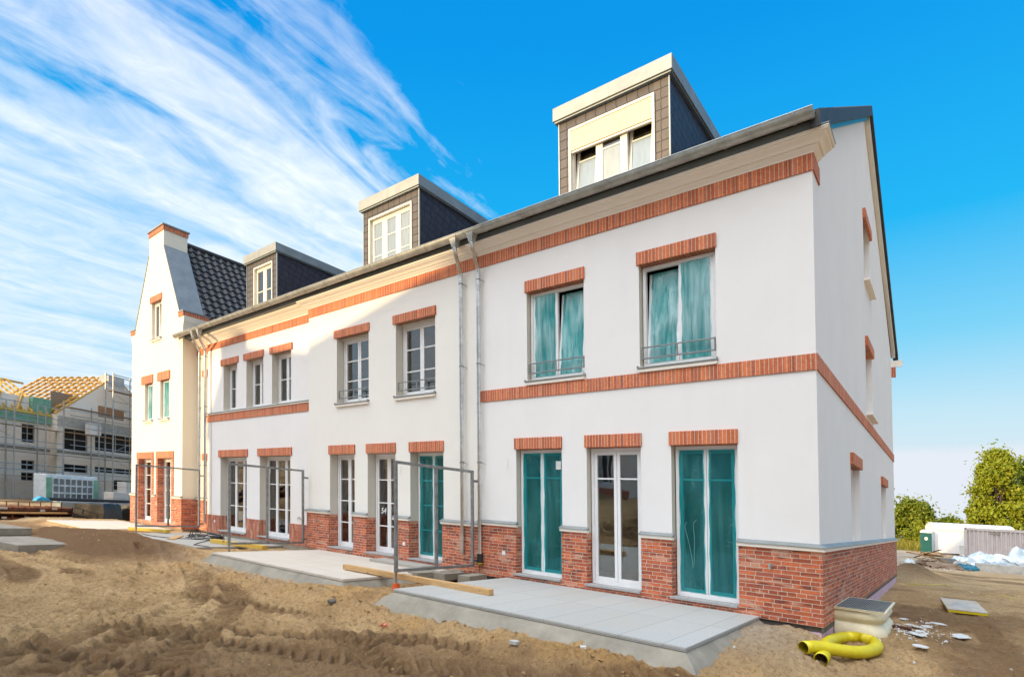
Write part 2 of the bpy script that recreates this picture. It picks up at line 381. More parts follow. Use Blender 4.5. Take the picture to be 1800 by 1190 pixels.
def opening_unit(house,kind,x0,x1,z0,z1,yf,sashes=2,munt=(),film=None,tilt=None,filmsash=None,sill=None,rail=False,Mx=None,mat='pvc',panefilm=None,label=None,handle=True):
    """window or french door set in an opening; yf = plane of the outer frame face.  house > window > sash, pane, film, sill, railing"""
    fw=.055; fd=.07
    fr=MB().frame(x0,x1,z0,z1,yf,yf+fd,fw,Mx,wb=.07 if kind=='french_door' else None)
    xs=[x0+fw+(x1-x0-2*fw)*i/sashes for i in range(sashes+1)]
    w=fr.build(kind,M[mat],house,bev=.004)
    if label: w['label']=label
    sw=.058
    for i in range(sashes):
        a,b=xs[i]+.004,xs[i+1]-.004; lo,hi=z0+(.075 if kind=='french_door' else .06),z1-.06
        tl=(tilt or {}).get(i,0)
        ys=yf+.012
        MM=Matrix.Translation((0,ys,lo))@Matrix.Rotation(-R(tl),4,'X')
        if Mx is not None: MM=Mx@MM
        H=hi-lo
        s=MB().frame(a,b,0,H,0,.06,sw,MM)
        pz=[H*m for m in munt]
        for q in pz: s.box(a+sw,b-sw,.004,.05,q-.014,q+.014,MM)
        s.build('sash',M[mat],w,bev=.003)
        MB().box(a+sw,b-sw,.024,.032,sw,H-sw,MM).build('pane',M['glass'],w)
        fm=film[i] if isinstance(film,(list,tuple)) else film
        if fm:
            inset={'film_clear':.05}.get(fm,.006); isw=kind=='window'; li=.05 if isw else (.034 if i>0 else .004); ri=.05 if isw else (.034 if i<sashes-1 else .004)
            f=MB(); nx,nz=6,14
            rr=random.Random(int(abs(x0*100)+i*7+z0*31))
            ph=rr.random()*6
            def pt(i_,k_):
                u=a+max(inset,li)+(b-a-max(inset,li)-max(inset,ri))*i_/nx; z=inset+(H-2*inset)*k_/nz
                jag=.012*math.sin(k_*1.7+ph) if i_ in(0,nx) else 0
                d=-.012-.006*math.sin(i_*1.9+k_*.6+ph)-.004*rr.random()
                return (u+jag*.6,d if fm!='film_clear' else .058+abs(d),z)
            g=[[pt(i_,k_) for k_ in range(nz+1)] for i_ in range(nx+1)]
            for i_ in range(nx):
                for k_ in range(nz): f.face([g[i_][k_],g[i_+1][k_],g[i_+1][k_+1],g[i_][k_+1]],MM)
            f.build('protective_film',M[fm],w,smooth=180)
    if sill=='stone':
        MB().box(x0-.05,x1+.0,yf-.30 if yf>.2 else yf-.21,yf+.03,z0-.045,z0-.003,Mx).build('sill',M['stone'],w,bev=.004)
    elif sill=='zinc':
        m=MB().box(x0-.045,x1+.045,-.075+(sill_y[0]),yf+.01,z0-.055,z0-.035,Mx); m.box(x0-.045,x0-.035,-.075+sill_y[0],yf,z0-.035,z0-.005,Mx); m.box(x1+.035,x1+.045,-.075+sill_y[0],yf,z0-.035,z0-.005,Mx)
        m.build('sill',M['zinc'],w)
        MB().box(x0-.03,x1+.03,-.055+sill_y[0],sill_y[0]+.02,z0-.115,z0-.056,Mx).build('sill_moulding',M['cornice'],w,bev=.006)
    if rail:
        y=rail_y[0]; g=MB()
        for z in (z0+.13,z0+.32): g.box(x0+.005,x1-.005,y,y+.022,z-.011,z+.011,Mx)
        for x in (x0+.005,(x0+x1)/2-.01,x1-.027): g.box(x,x+.022,y+.001,y+.021,z0+.141,z0+.309,Mx)
        g.build('guard_rail',M['fsteel'],w)
    return w
sill_y=[0.0]; rail_y=[.02]
def lintel(house,x0,x1,z0,z1,y,d=.035,Mx=None,mat='soldier'):
    return MB().box(x0,x1,y-d,y+.14,z0,z1,Mx).build('lintel',M[mat],house,bev=.006)

def cap(house,x0,x1,y,z=1.045,ret_l=True):
    """plinth coping: cream moulding and sloping zinc cover"""
    MB().prism([(y-.075,z+.012),(y-.075,z+.05),(y-.085,z+.058),(y+.0,z+.058),(y+.0,z+.002),(y-.045,z+.002)],'x',x0,x1).build('plinth_moulding',M['cornice'],house)
    MB().prism([(y-.095,z+.058),(y-.095,z+.07),(y-.006,z+.115),(y-.001,z+.115),(y-.001,z+.058)],'x',x0-.008,x1+.008).build('plinth_flashing',M['zinc'],house)

CORN=[(pp*.85,6.735+(zz-6.735)*.64) for pp,zz in [(.00,6.735),(.035,6.735),(.035,6.76),(.075,6.80),(.10,6.83),(.10,6.855),(.135,6.855),(.15,6.885),(.19,6.925),(.245,6.955),(.255,6.985),(.285,6.985),(.285,7.02),(.30,7.02),(.30,7.04),(0,7.06)]]
def cornice(house,x0,x1,y,ret=None,retl=False):
    """moulded eaves cornice swept along the facade; ret = length of the mitred return round the right-hand corner"""
    mb=MB(); n=len(CORN)
    rows=[]
    if retl: rows.append([(x0-p,y+.18,z) for p,z in CORN]); rows.append([(x0-p,y-p,z) for p,z in CORN])
    else: rows.append([(x0,y-p,z) for p,z in CORN])
    if ret is None: rows.append([(x1,y-p,z) for p,z in CORN])
    else:
        rows.append([(x1+p,y-p,z) for p,z in CORN]); rows.append([(x1+p,y+ret,z) for p,z in CORN])
    for A,B in zip(rows,rows[1:]):
        for i in range(n):
            j=(i+1)%n; mb.face([A[i],B[i],B[j],A[j]])
    mb.face(rows[0]); mb.face(rows[-1][::-1])
    return mb.build('cornice',M['cornice'],house,smooth=28)
def gutter(house,x0,x1,yc=-.405,zc=7.085,r=.098,ends=(False,False)):
    mb=MB(); n=12
    def ring(x,rr): return [(x,yc-rr*math.cos(math.pi*k/n),zc-rr*math.sin(math.pi*k/n)) for k in range(n+1)]
    def shell(xa,xb,ro,ri):
        A,B=ring(xa,ro),ring(xb,ro); a,b=ring(xa,ri),ring(xb,ri)
        for k in range(n): mb.face([A[k],B[k],B[k+1],A[k+1]]); mb.face([a[k],a[k+1],b[k+1],b[k]])
        for P,p in((A,a),(B,b)):
            for k in range(n): mb.face([P[k],P[k+1],p[k+1],p[k]])
        mb.face([A[0],B[0],b[0],a[0]]); mb.face([A[n],B[n],b[n],a[n]])
    shell(x0,x1,r,r-.006)
    mb.tube([(x0,yc-r,zc+.004),(x1,yc-r,zc+.004)],.011,8)
    x=x0+.5
    k=0
    while x<x1-.1:
        shell(x,x+.03,r+.008,r+.001); x+=.95
    for e,xx in zip(ends,(x0,x1)):
        if e: mb.face(ring(xx,r-.002))
    g=mb.build('gutter',M['gutter'],house,smooth=35)
    MB().box(x0,x1,yc+.18,yc+.40,6.95,zc-.01).build('eaves_board',M['zinc_dark'],house)
    MB().prism([(yc+.05,zc+.005),(yc+.05,zc+.02),(yc+.5,zc+.26),(yc+.5,zc+.23)],'x',x0,x1).build('eaves_flashing',M['zinc'],house)
    return g
def downpipe(house,x,y,z0,z1=7.0,xs=None,shoe=False,yg=-.405):
    """rainwater pipe with hopper, swan neck and wall brackets"""
    xs=x if xs is None else xs; r=.045
    path=[(xs,yg,6.86),(xs,yg,6.78),(xs,yg+.02,6.73),(x,y-.02,6.46),(x,y,6.40),(x,y,6.3)]
    mb=MB().tube(path,r,12); mb.tube([(x,y,6.32),(x,y,3.4)],r+.001,12); mb.tube([(x,y,3.44),(x,y,z0)],r-.003,12)
    for z in (6.30,3.42): mb.tube([(x,y,z),(x,y,z-.05)],r+.006,12)
    dp=mb.build('downpipe',M['steel'],house,smooth=40)
    # hopper
    hp=MB(); top=[(xs-.10,yg-.085,7.05),(xs+.10,yg-.085,7.05),(xs+.10,yg+.085,7.05),(xs-.10,yg+.085,7.05)]
    bot=[(xs-.047,yg-.047,6.85),(xs+.047,yg-.047,6.85),(xs+.047,yg+.047,6.85),(xs-.047,yg+.047,6.85)]
    for i in range(4):
        j=(i+1)%4; hp.face([top[i],top[j],bot[j],bot[i]])
    hp.face(top); hp.face(bot)
    hp.build('hopper',M['gutter'],dp)
    for z in (6.2,4.42,2.35):
        b=MB().tube([(x,y,z-.014),(x,y,z+.014)],r+.008,12); b.bar((x+.04,y,z),(x+.10,y+.09,z-.03),.01); b.build('pipe_bracket',M['fsteel'],dp)
    if shoe:
        MB().tube([(x,y,z0+.02),(x,y,z0-.16)],r+.022,14).build('pipe_shoe',M['black'],dp)
        MB().tube([(x,y,z0-.16),(x,y,z0-.185)],r+.012,14).build('pipe_collar',M['yellow'],dp)
    return dp

def dormer(house,x0,x1,wx0,wx1,wz1,sashes,munt,shutter=False,film=None,tilt=None,y=.3,ztop=9.34,roofz=lambda y:7.30+.59*(y+.4)):
    zf=ztop-.28; yb=3.4
    zb=7.22
    b=MB(); 
    # front cladding with opening
    wall(b,x0,x1,zb,zf,[(wx0,wx1,zb+.06,wz1)],lambda a,z,d:(a,y+d,z),.10)
    d=b.build('dormer',M['slate'],house)
    for xx,s in ((x0,-1),(x1,1)):
        c=MB(); c.face([(xx,y,zb),(xx,y,zf),(xx,yb,zf),(xx,yb,max(zb,zf-.5))]); c.build('cheek',M['slate_side_shaded'],d)
        MB().box(xx-.012,xx+.012,y-.014,y+.02,zb,zf-.002).build('corner_flashing',M['zinc_dark'],d)
    f=MB().box(x0-.09,x1+.09,y-.10,yb+.1,zf+.015,ztop); f.build('fascia',M['zinc'],d,bev=.008)
    MB().box((x0+x1)/2-.006,(x0+x1)/2+.006,y-.104,y-.099,zf+.02,ztop-.01).build('fascia_seam',M['zinc_dark'],d)
    MB().box(x0-.06,x1+.06,y-.07,yb,zf-.012,zf+.013).build('soffit',M['zinc_dark'],d)
    # window
    fr=MB().frame(wx0-.01,wx1+.01,zb+.02,wz1+.01,y-.03,y+.06,.045)
    fr.build('architrave',M['pvc_warm'],d)
    h1=wz1-.05; 
    if shutter:
        MB().box(wx0+.03,wx1-.03,y-.02,y+.10,wz1-.43,wz1-.035).build('shutter_box',M['shutter'],d,bev=.006)
        MB().box(wx0+.05,wx1-.05,y-.012,y+.02,wz1-.47,wz1-.44).build('shutter_slat',M['pvc_warm'],d)
        h1=wz1-.43 if False else wz1-.06
    xs=[wx0+.03+(wx1-wx0-.06)*i/sashes for i in range(sashes+1)]
    for i in range(sashes):
        MB().frame(xs[i],xs[i+1],zb+.05,h1,y+.045,y+.11,.04).build('window_frame',M['pvc_warm'],d)
        a,c=xs[i]+.042,xs[i+1]-.042; lo=zb+.10; H=h1-.04-lo
        MM=Matrix.Translation((0,y+.05,lo))@Matrix.Rotation(-R((tilt or {}).get(i,0)),4,'X')
        s=MB().frame(a,c,0,H,0,.055,.055,MM)
        for q in munt: s.box(a+.055,c-.055,.004,.05,H*q-.013,H*q+.013,MM)
        s.build('sash',M['pvc_warm'],d)
        MB().box(a+.055,c-.055,.022,.03,.055,H-.055,MM).build('pane',M['glass'],d)
        if film:
            top=H*.68 if shutter else H-.05
            MB().box(a+.056,c-.056,.015,.018,.05,top,MM).build('protective_film',M[film],d)
    MB().box(x0+.05,x1-.05,y+.9,y+.95,zb,zf-.03).build('room_wall',M['interior'],d)
    return d
def interior(house,x0,x1,y0,zs=(0.02,2.82,3.15,6.4),depth=3.0,mat='interior'):
    mb=MB()
    for a,b in ((zs[0],zs[1]),(zs[2],zs[3])):
        mb.face([(x0,y0,a),(x1,y0,a),(x1,y0+depth,a),(x0,y0+depth,a)]); mb.face([(x0,y0,b),(x1,y0,b),(x1,y0+depth,b),(x0,y0+depth,b)])
        mb.face([(x0,y0+depth,a),(x1,y0+depth,a),(x1,y0+depth,b),(x0,y0+depth,b)])
        for x in (x0,x1): mb.face([(x,y0,a),(x,y0+depth,a),(x,y0+depth,b),(x,y0,b)])
    return mb.build('interior',M[mat],house)
def socket(house,x,z,y): return MB().box(x-.04,x+.04,y-.015,y+.01,z-.04,z+.04).build('wall_socket',M['pvc'],house,bev=.006)
def tap(house,x,z,y):
    m=MB().tube([(x,y,z),(x,y-.025,z)],.035,12); m.tube([(x,y-.02,z),(x,y-.09,z)],.016,10); m.tube([(x,y-.075,z+.005),(x,y-.085,z-.06)],.013,10); m.bar((x-.03,y-.06,z+.03),(x+.03,y-.06,z+.03),.012); m.tube([(x,y-.06,z),(x,y-.06,z+.03)],.008,8)
    return m.build('water_tap',M['steel'],house,smooth=40)
def stub(house,x,z,y):
    return MB().tube([(x,y,z+.12),(x+.015,y-.02,z+.05),(x+.02,y-.022,z-.03),(x-.01,y-.03,z-.11),(x+.02,y-.03,z-.12)],.006,6).build('cable_stub',M['whitecard'],house)
ROOF=lambda y:6.97+.612*(y+.4)
RIDGE_Y=6.9; BACK=13.2
def roof_slab(house,x0,x1,mat='tile'):
    zr=ROOF(RIDGE_Y); k=(zr-7.15)/(BACK+.45-RIDGE_Y); zb=zr-k*(BACK+.45-RIDGE_Y)
    MB().prism([(-.25,ROOF(-.25)-.02),(-.25,ROOF(-.25)+.07),(RIDGE_Y,zr+.08),(BACK+.45,zb+.08),(BACK+.45,zb),(RIDGE_Y,zr)],'x',x0,x1).build('roof',M[mat],house)

# ================================================================== HOUSE 1 (nearest)
H1=thing('terraced_house','nearest white rendered house with teal film on its upper windows and bare gable side','house',(-3.15,3,0),'terraced houses in the row')
X0,X1=-6.36,0.0
doors=[(-5.40,-4.31,.14,2.61),(-3.77,-2.70,.14,2.61),(-2.16,-1.10,.14,2.61)]
wins=[(-5.105,-3.79,3.97,5.72),(-2.695,-1.39,3.97,5.72)]
F=lambda y:(lambda a,z,d:(a,y+d,z))
w=MB(); wall(w,X0,X1,1.06,6.94,doors+wins,F(0),.16,(H1,'reveal')); w.build('front_wall',M['plaster'],H1)
# gable (right-hand side) wall
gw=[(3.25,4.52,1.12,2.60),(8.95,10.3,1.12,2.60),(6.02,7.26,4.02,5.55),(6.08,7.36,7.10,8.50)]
gtop=lambda y: ROOF(y)-.06 if y<=RIDGE_Y else ROOF(RIDGE_Y)-.06-(ROOF(RIDGE_Y)-7.05)/(BACK-RIDGE_Y)*(y-RIDGE_Y)
g=MB(); wall(g,0,BACK,1.06,gtop,gw,lambda a,z,d:(-d,a,z),.14,(H1,'plaster'),extra=(RIDGE_Y,)); g.build('gable_wall',M['plaster'],H1)
b=MB(); b.face([(X0,BACK,0),(0,BACK,0),(0,BACK,gtop(BACK)),(X0,BACK,gtop(BACK))]); b.build('rear_wall',M['plaster'],H1)
# brick plinth (front with door openings, side)
p=MB(); yb=-.035
wall(p,X0-.035,X1+.035,0,1.06,doors,F(yb),.20)
wall(p,yb,BACK,0,1.06,[],lambda a,z,d:(.035,a,z))
for (u,v,lo,hi) in doors: p.face([(u,yb,lo),(v,yb,lo),(v,yb+.2,lo),(u,yb+.2,lo)])
p.face([(X0-.035,yb,0),(X0-.035,.2,0),(X0-.035,.2,1.06),(X0-.035,yb,1.06)])
p.build('brick_plinth',M['brick'],H1)
for a,b_ in spans(X0-.035,0.0,[(d[0]+.0,d[1]) for d in doors]):
    if b_>-.01: continue
    cap(H1,a-.02 if a>X0 else a,b_+.03,0)
# corner cap: front piece + side piece mitred
def cap_corner(house,x0,y1):
    for nm_,prof,mt in (('plinth_moulding',[(.075,1.057),(.075,1.095),(.085,1.103),(0,1.103),(0,1.047),(.045,1.047)],'cornice'),('plinth_flashing',[(.095,1.103),(.095,1.115),(.006,1.16),(.001,1.16),(.001,1.103)],'zinc')):
        mb=MB(); rows=[[(x0,-p,z) for p,z in prof],[(p,-p,z) for p,z in prof],[(p,y1,z) for p,z in prof]]
        for A,B in zip(rows,rows[1:]):
            for i in range(len(prof)):
                j=(i+1)%len(prof); mb.face([A[i],B[i],B[j],A[j]])
        mb.face(rows[0]); mb.face(rows[-1][::-1]); mb.build(nm_,M[mt],house)
cap_corner(H1,-1.12,BACK+.05)
# bands
def band(house,x0,x1,z0,z1,y,ret=None,side_from=None,pr=.022):
    mb=MB().box(x0,x1+(pr if ret else 0),y-pr,y+.02,z0,z1)
    if ret: mb.box(-.02,pr,y+.0201,ret,z0,z1)
    return mb.build('brick_band',M['soldier'],house)
band(H1,X0,0,6.49,6.735,0,ret=.46); band(H1,X0+.05,0,3.63,3.862,0,ret=BACK+.03)
cornice(H1,X0,0,0,ret=.30)
MB().box(.0,.26,-.26,.31,6.946,6.958).build('cornice_flashing',M['zinc'],H1)
gutter(H1,X0,.10,ends=(False,True))
for (u,v,lo,hi),fl in zip(doors,('film_teal',None,'film_teal')):
    opening_unit(H1,'french_door',u+.02,v-.02,lo+.005,hi-.005,.13,2,(.79,),film=fl,sill='stone')
dd=[o for o in H1.children if o.name.startswith('french_door')]
MB().tube(crom_([(-1.955,.112,1.36),(-1.985,.11,1.28),(-1.93,.11,1.05),(-1.88,.11,.80),(-1.855,.11,.62)]),.0018,6).tube(crom_([(-1.80,.112,1.40),(-1.845,.11,1.32),(-1.83,.11,1.10),(-1.835,.11,.85),(-1.84,.11,.68)]),.0018,6).build('drip_marks',M['film_mark'],dd[2])
MB().box(-4.52,-4.40,.1085,.1105,2.22,2.38).build('paper_note',M['whitecard'],dd[0])
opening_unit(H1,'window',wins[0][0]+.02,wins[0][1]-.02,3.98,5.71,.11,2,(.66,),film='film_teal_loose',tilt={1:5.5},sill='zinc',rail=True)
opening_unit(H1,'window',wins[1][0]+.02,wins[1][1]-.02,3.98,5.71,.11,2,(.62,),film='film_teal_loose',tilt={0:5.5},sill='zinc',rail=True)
for u,v in ((-5.43,-4.30),(-3.80,-2.68),(-2.19,-1.09)): lintel(H1,u,v,2.61,2.835,0)
for u,v in ((-5.14,-3.77),(-2.73,-1.37)): lintel(H1,u,v,5.72,5.945,0)
MG=Matrix(((0,-1,0,0),(1,0,0,0),(0,0,1,0),(0,0,0,1)))      # local x -> world y, local y -> world -x
for (u,v,lo,hi) in gw:
    w_=opening_unit(H1,'window',u+.02,v-.02,lo+.01,hi-.005,.11,1,(),Mx=MG)
    lintel(H1,u-.05,v+.02,hi,hi+.22,0,.06,Mx=MG)
    if lo>2: MB().box(u-.06,v+.06,-.12,.10,lo-.05,lo+.0,MG).build('gable_sill',M['cornice'],H1,bev=.006)
dormer(H1,-4.49,-2.22,-4.25,-2.50,8.84,3,(.66,),shutter=True,film='film_white',tilt={0:6,2:6})
roof_slab(H1,X0,.02)
# verge tiles on the gable, underlay, boards
zr=ROOF(RIDGE_Y); zb=7.15
v=MB(); n=26
for i in range(n):
    y0=-.30+(RIDGE_Y+.30)*i/n; y1=-.30+(RIDGE_Y+.30)*(i+1.04)/n
    v.prism([(y0,ROOF(y0)-.12),(y1,ROOF(y1)-.12),(y1,ROOF(y1)+.10),(y0,ROOF(y0)+.125)],'x',.02,.16)
for i in range(n):
    f0=i/n; f1=(i+1.04)/n; L_=BACK+.6-RIDGE_Y; k=(zr-zb)/L_
    y0,y1=RIDGE_Y+L_*f0,RIDGE_Y+L_*f1
    v.prism([(y0,zr-k*L_*f0-.10),(y1,zr-k*L_*f1-.10),(y1,zr-k*L_*f1+.12),(y0,zr-k*L_*f0+.10)],'x',.02,.16)
v.build('verge_tiles',M['tile'],H1)
MB().prism([(.05,ROOF(.05)-.20),(RIDGE_Y-.05,zr-.23),(RIDGE_Y-.05,zr-.10),(.05,ROOF(.05)-.10)],'x',.004,.06).build('verge_underlay',M['blue'],H1)
k=(zr-zb)/(BACK+.6-RIDGE_Y)
MB().prism([(RIDGE_Y,zr-.32),(BACK+.2,zr-k*(BACK+.2-RIDGE_Y)-.32),(BACK+.2,zr-k*(BACK+.2-RIDGE_Y)-.09),(RIDGE_Y,zr-.09)],'x',.004,.10).build('verge_board',M['pvc_warm'],H1)
# rear eaves cornice end
rc=MB(); rows=[[(x_,BACK+p,z) for p,z in CORN] for x_ in (-.6,.30)]
for i in range(len(CORN)):
    j=(i+1)%len(CORN); rc.face([rows[0][i],rows[1][i],rows[1][j],rows[0][j]])
rc.face(rows[1]); rc.build('rear_cornice',M['cornice'],H1)
MB().box(-.4,.12,BACK,BACK+.04,6.40,6.73).build('rear_band',M['soldier'],H1)
MB().box(X0,.0,.03,BACK-.05,-.10,-.001).box(.0,.025,-.02,BACK,-.085,-.001).build('damp_course',M['tar'],H1)
MB().box(X0,.005,-.012,.02,-.5,-.086).box(-.1,.02,.021,BACK-.2,-.6,-.086).build('base_insulation',M['pink'],H1)
socket(H1,-5.71,.51,yb); tap(H1,-.64,.80,yb); stub(H1,-5.62,2.32,0)
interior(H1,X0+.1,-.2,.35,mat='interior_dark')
downpipe(H1,-6.30,-.10,.42,xs=-6.20,shoe=True)

# ================================================================== HOUSE 2
H2=thing('terraced_house','white house with two small white lattice windows upstairs and one teal filmed terrace door','house',(-9.6,3,0),'terraced houses in the row')
X0,X1=-12.80,-6.37
yf=-.012
doors=[(-11.78,-10.69,.14,2.61),(-10.15,-9.08,.14,2.61),(-8.55,-7.45,.14,2.61)]
wins=[(-11.46,-10.10,3.97,5.72),(-9.05,-7.69,3.97,5.72)]
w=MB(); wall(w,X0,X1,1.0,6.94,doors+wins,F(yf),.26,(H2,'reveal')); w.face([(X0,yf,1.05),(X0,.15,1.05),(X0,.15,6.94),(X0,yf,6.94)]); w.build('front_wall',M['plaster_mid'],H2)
yb=-.06
p=MB(); wall(p,X0-.03,X1-.005,0,1.0,doors,F(yb),.30)
for (u,v,lo,hi) in doors: p.face([(u,yb,lo),(v,yb,lo),(v,yb+.3,lo),(u,yb+.3,lo)])
p.face([(X1-.005,yb,0),(X1-.005,.1,0),(X1-.005,.1,1.0),(X1-.005,yb,1.0)])
p.face([(X0-.03,yb,0),(X0-.03,.2,0),(X0-.03,.2,1.0),(X0-.03,yb,1.0)]); p.build('brick_plinth',M['brick'],H2)
for a,b_ in spans(X0-.03,X1-.01,[(d[0],d[1]) for d in doors]): cap(H2,a-.02,b_+.02,yf-.02,.99)
band(H2,X0,X1,6.49,6.735,yf); cornice(H2,X0,X1,yf,retl=True); gutter(H2,X0,X1,yc=-.405)
sill_y[0]=yf; rail_y[0]=yf+.04
for (u,v,lo,hi),fl in zip(doors,(None,'film_clear','film_teal')):
    opening_unit(H2,'french_door',u+.02,v-.02,lo+.005,hi-.005,.22,2,(.25,.5,.75),film=fl,sill='stone')
for (u,v,lo,hi) in wins: opening_unit(H2,'window',u+.02,v-.02,lo+.01,hi-.01,.20,2,(.34,.67),sill='zinc',rail=True)
for u,v in ((-11.82,-10.66),(-10.19,-9.06),(-8.58,-7.43)): lintel(H2,u,v,2.61,2.85,yf)
for u,v in ((-11.56,-10.05),(-9.14,-7.65)): lintel(H2,u,v,5.72,5.93,yf)
d2=[o for o in H2.children if o.name.startswith('french_door')][1]
cu=bpy.data.curves.new('t','FONT'); cu.body='54'; cu.size=.20; cu.shear=.12; cu.extrude=.001; cu.offset=.004
to=bpy.data.objects.new('t',cu); COL.objects.link(to); bpy.context.view_layer.update(); tm=bpy.data.meshes.new_from_object(to.evaluated_get(bpy.context.evaluated_depsgraph_get())); bpy.data.objects.remove(to)
pw=T((-9.93,.235,1.12)); tm.transform(Matrix.Translation(pw-WORLD[H2.name])@Matrix.Rotation(R(90),4,'X')); tm.materials.clear(); tm.materials.append(M['whitecard'])
to=bpy.data.objects.new('chalk_number',tm); COL.objects.link(to); to.parent=d2; to['label']='white handwritten 54 on the left pane'
dormer(H2,-10.70,-8.54,-10.45,-8.80,8.80,3,(.34,.67),film='film_white')
roof_slab(H2,X0,X1)
socket(H2,-8.72,.45,yb); tap(H2,-12.35,.80,yb); stub(H2,-8.88,2.2,yf)
interior(H2,X0+.12,X1-.12,.42)
downpipe(H2,-6.79,-.11,.40,xs=-6.68)
MB().box(X0,X1,-.03,.3,-.5,-.001).build('foundation',M['concrete'],H2)

# ================================================================== HOUSE 3
H3=thing('terraced_house','narrower white house with three small upper windows standing on a brick band','house',(-16,3,0),'terraced houses in the row')
X0,X1=-19.42,-12.81
yf=.10
doors=[(-18.42,-16.58,.13,2.63),(-15.75,-13.96,.13,2.63)]
wins=[(-18.22,-17.24,4.23,5.78),(-16.62,-15.54,4.23,5.78),(-15.01,-13.92,4.23,5.78)]
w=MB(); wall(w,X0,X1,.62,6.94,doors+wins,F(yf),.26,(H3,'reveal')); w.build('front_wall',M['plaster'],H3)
p=MB(); yb=yf-.03; wall(p,X0,X1-.03,0,.62,doors,F(yb),.30)
for a,b_ in spans(X0,X1-.03,[(d[0],d[1]) for d in doors]): p.face([(a,yb,.62),(b_,yb,.62),(b_,yf+.01,.62),(a,yf+.01,.62)])
for (u,v,lo,hi) in doors: p.face([(u,yb,lo),(v,yb,lo),(v,yb+.3,lo),(u,yb+.3,lo)])
p.build('brick_plinth',M['tilebrick'],H3)
band(H3,X0,X1,6.44,6.67,yf); band(H3,X0,X1,3.89,4.13,yf)
MB().box(X0,X1,yf-.05,yf+.01,4.131,4.175).build('ledge_moulding',M['cornice'],H3); MB().prism([(yf-.075,4.176),(yf-.075,4.19),(yf-.001,4.215),(yf-.001,4.176)],'x',X0,X1).build('ledge_flashing',M['zinc'],H3)
cornice(H3,X0,X1,yf); gutter(H3,X0,X1,yc=-.405)
MB().box(-19.125,-19.095,yf-.012,yf+.01,.63,6.43).build('joint_profile',M['reveal'],H3)
sill_y[0]=yf
for (u,v,lo,hi) in doors: opening_unit(H3,'french_door',u+.02,v-.02,lo+.005,hi-.005,yf+.22,3,(.33,.66),sill='stone')
for (u,v,lo,hi) in wins: opening_unit(H3,'window',u+.02,v-.02,lo,hi-.01,yf+.20,2,(.5,))
for u,v in ((-18.54,-16.5),(-15.86,-13.86)): lintel(H3,u,v,2.63,2.87,yf)
for u,v in ((-18.39,-17.14),(-16.78,-15.50),(-15.12,-13.83)): lintel(H3,u,v,5.78,5.99,yf)
dormer(H3,-16.98,-15.08,-16.50,-15.34,8.84,2,(.5,))
roof_slab(H3,X0,X1)
socket(H3,-18.23-.55,.40,yb); tap(H3,-13.42,.80,yf); stub(H3,-15.6+.5,2.1,yf)
interior(H3,X0+.12,X1-.12,.52)
MB().box(X0,X1,.08,.3,-.5,-.001).build('foundation',M['concrete'],H3)
downpipe(H3,-19.26,-.06,.30,xs=-18.95)

# ================================================================== HOUSE 4 with steep gable front and recessed link
H4=thing('gabled_house','cream house at the end of the row with steep stepped gable and chimney-like top','house',(-23,3,0),'terraced houses in the row')
yf=-.30; X0,X1=-25.57,-20.55; xc=-23.05
doors=[(-24.72,-23.36,.14,2.60),(-22.74,-21.45,.14,2.60)]
wins=[(-24.16,-23.34,4.14,5.60),(-22.60,-21.72,4.14,5.60),(-23.50,-22.50,7.32,8.77)]
bx0,bx1=-23.76,-22.33
def top4(a):
    pts=[(X0-.0,7.80),(-25.2,8.0),(-23.76,10.75),(-23.759,11.459),(-22.331,11.459),(-22.33,10.83),(-20.85,8.0),(X1,7.80)]
    for (p,q),(r,s) in zip(pts,pts[1:]):
        if p<=a<=r: return q+(s-q)*(a-p)/(r-p) if r>p else max(q,s)
    return 7.8
w=MB()
wall(w,X0,X1,1.10,top4,doors+wins,F(yf),.25,(H4,'plaster_cream'),extra=(-25.2,-23.76,-23.759,-22.331,-22.33,-20.85))
w.face([(X1,yf,1.1),(X1,.6,1.1),(X1,.6,7.75),(X1,yf,7.75)]); w.face([(X0,yf,1.1),(X0,6,1.1),(X0,6,7.75),(X0,yf,7.75)])
w.box(bx0,bx1,yf+.001,.55,10.6,11.459)
w.build('gable_front',M['plaster_cream'],H4)
# parapet coping: zinc on the sloping tops
for s,(pa,pb) in enumerate((((-25.2,8.0),(-23.76,10.75)),((-22.33,10.83),(-20.85,8.0)))):
    (xa,za),(xb,zb_)=pa,pb; m=MB(); nx_=.02*(1 if s else -1)
    m.prism([(xa,za),(xb,zb_),(xb+nx_*2,zb_+.02),(xa+nx_*2,za+.02)],'y',yf-.02,.56)
    m.build('coping',M['zinc'],H4)
MB().prism([(-25.2,8.0),(-23.76,10.75),(-22.33,10.83),(-20.85,8.0),(-20.9,7.0),(-25.2,7.0)],'y',.28,.55).build('parapet',M['plaster_cream'],H4)
MB().box(bx0-.03,bx1+.03,yf-.03,.58,11.46,11.64).build('brick_cap',M['soldier'],H4); MB().box(bx0-.07,bx1+.07,yf-.07,.62,11.64,11.69).build('cap_flashing',M['zinc_dark'],H4)
for a,b_ in ((X0-.12,X0+.34),(X1-.34,X1+.10)):
    MB().box(a,b_,yf-.03,.60,7.80,7.95).build('kneeler_brick',M['soldier'],H4); MB().box(a-.02,b_+.02,yf-.05,.64,7.951,8.0).build('kneeler_flashing',M['zinc'],H4)
    x_=X1 if b_>X1 else X0; sgn=1 if b_>X1 else -1
    MB().prism([(x_,7.80),(x_+sgn*.10,7.80),(x_+sgn*.085,7.62),(x_+sgn*.03,7.45),(x_,7.32)],'y',yf,.55).build('kneeler',M['plaster_cream'],H4)
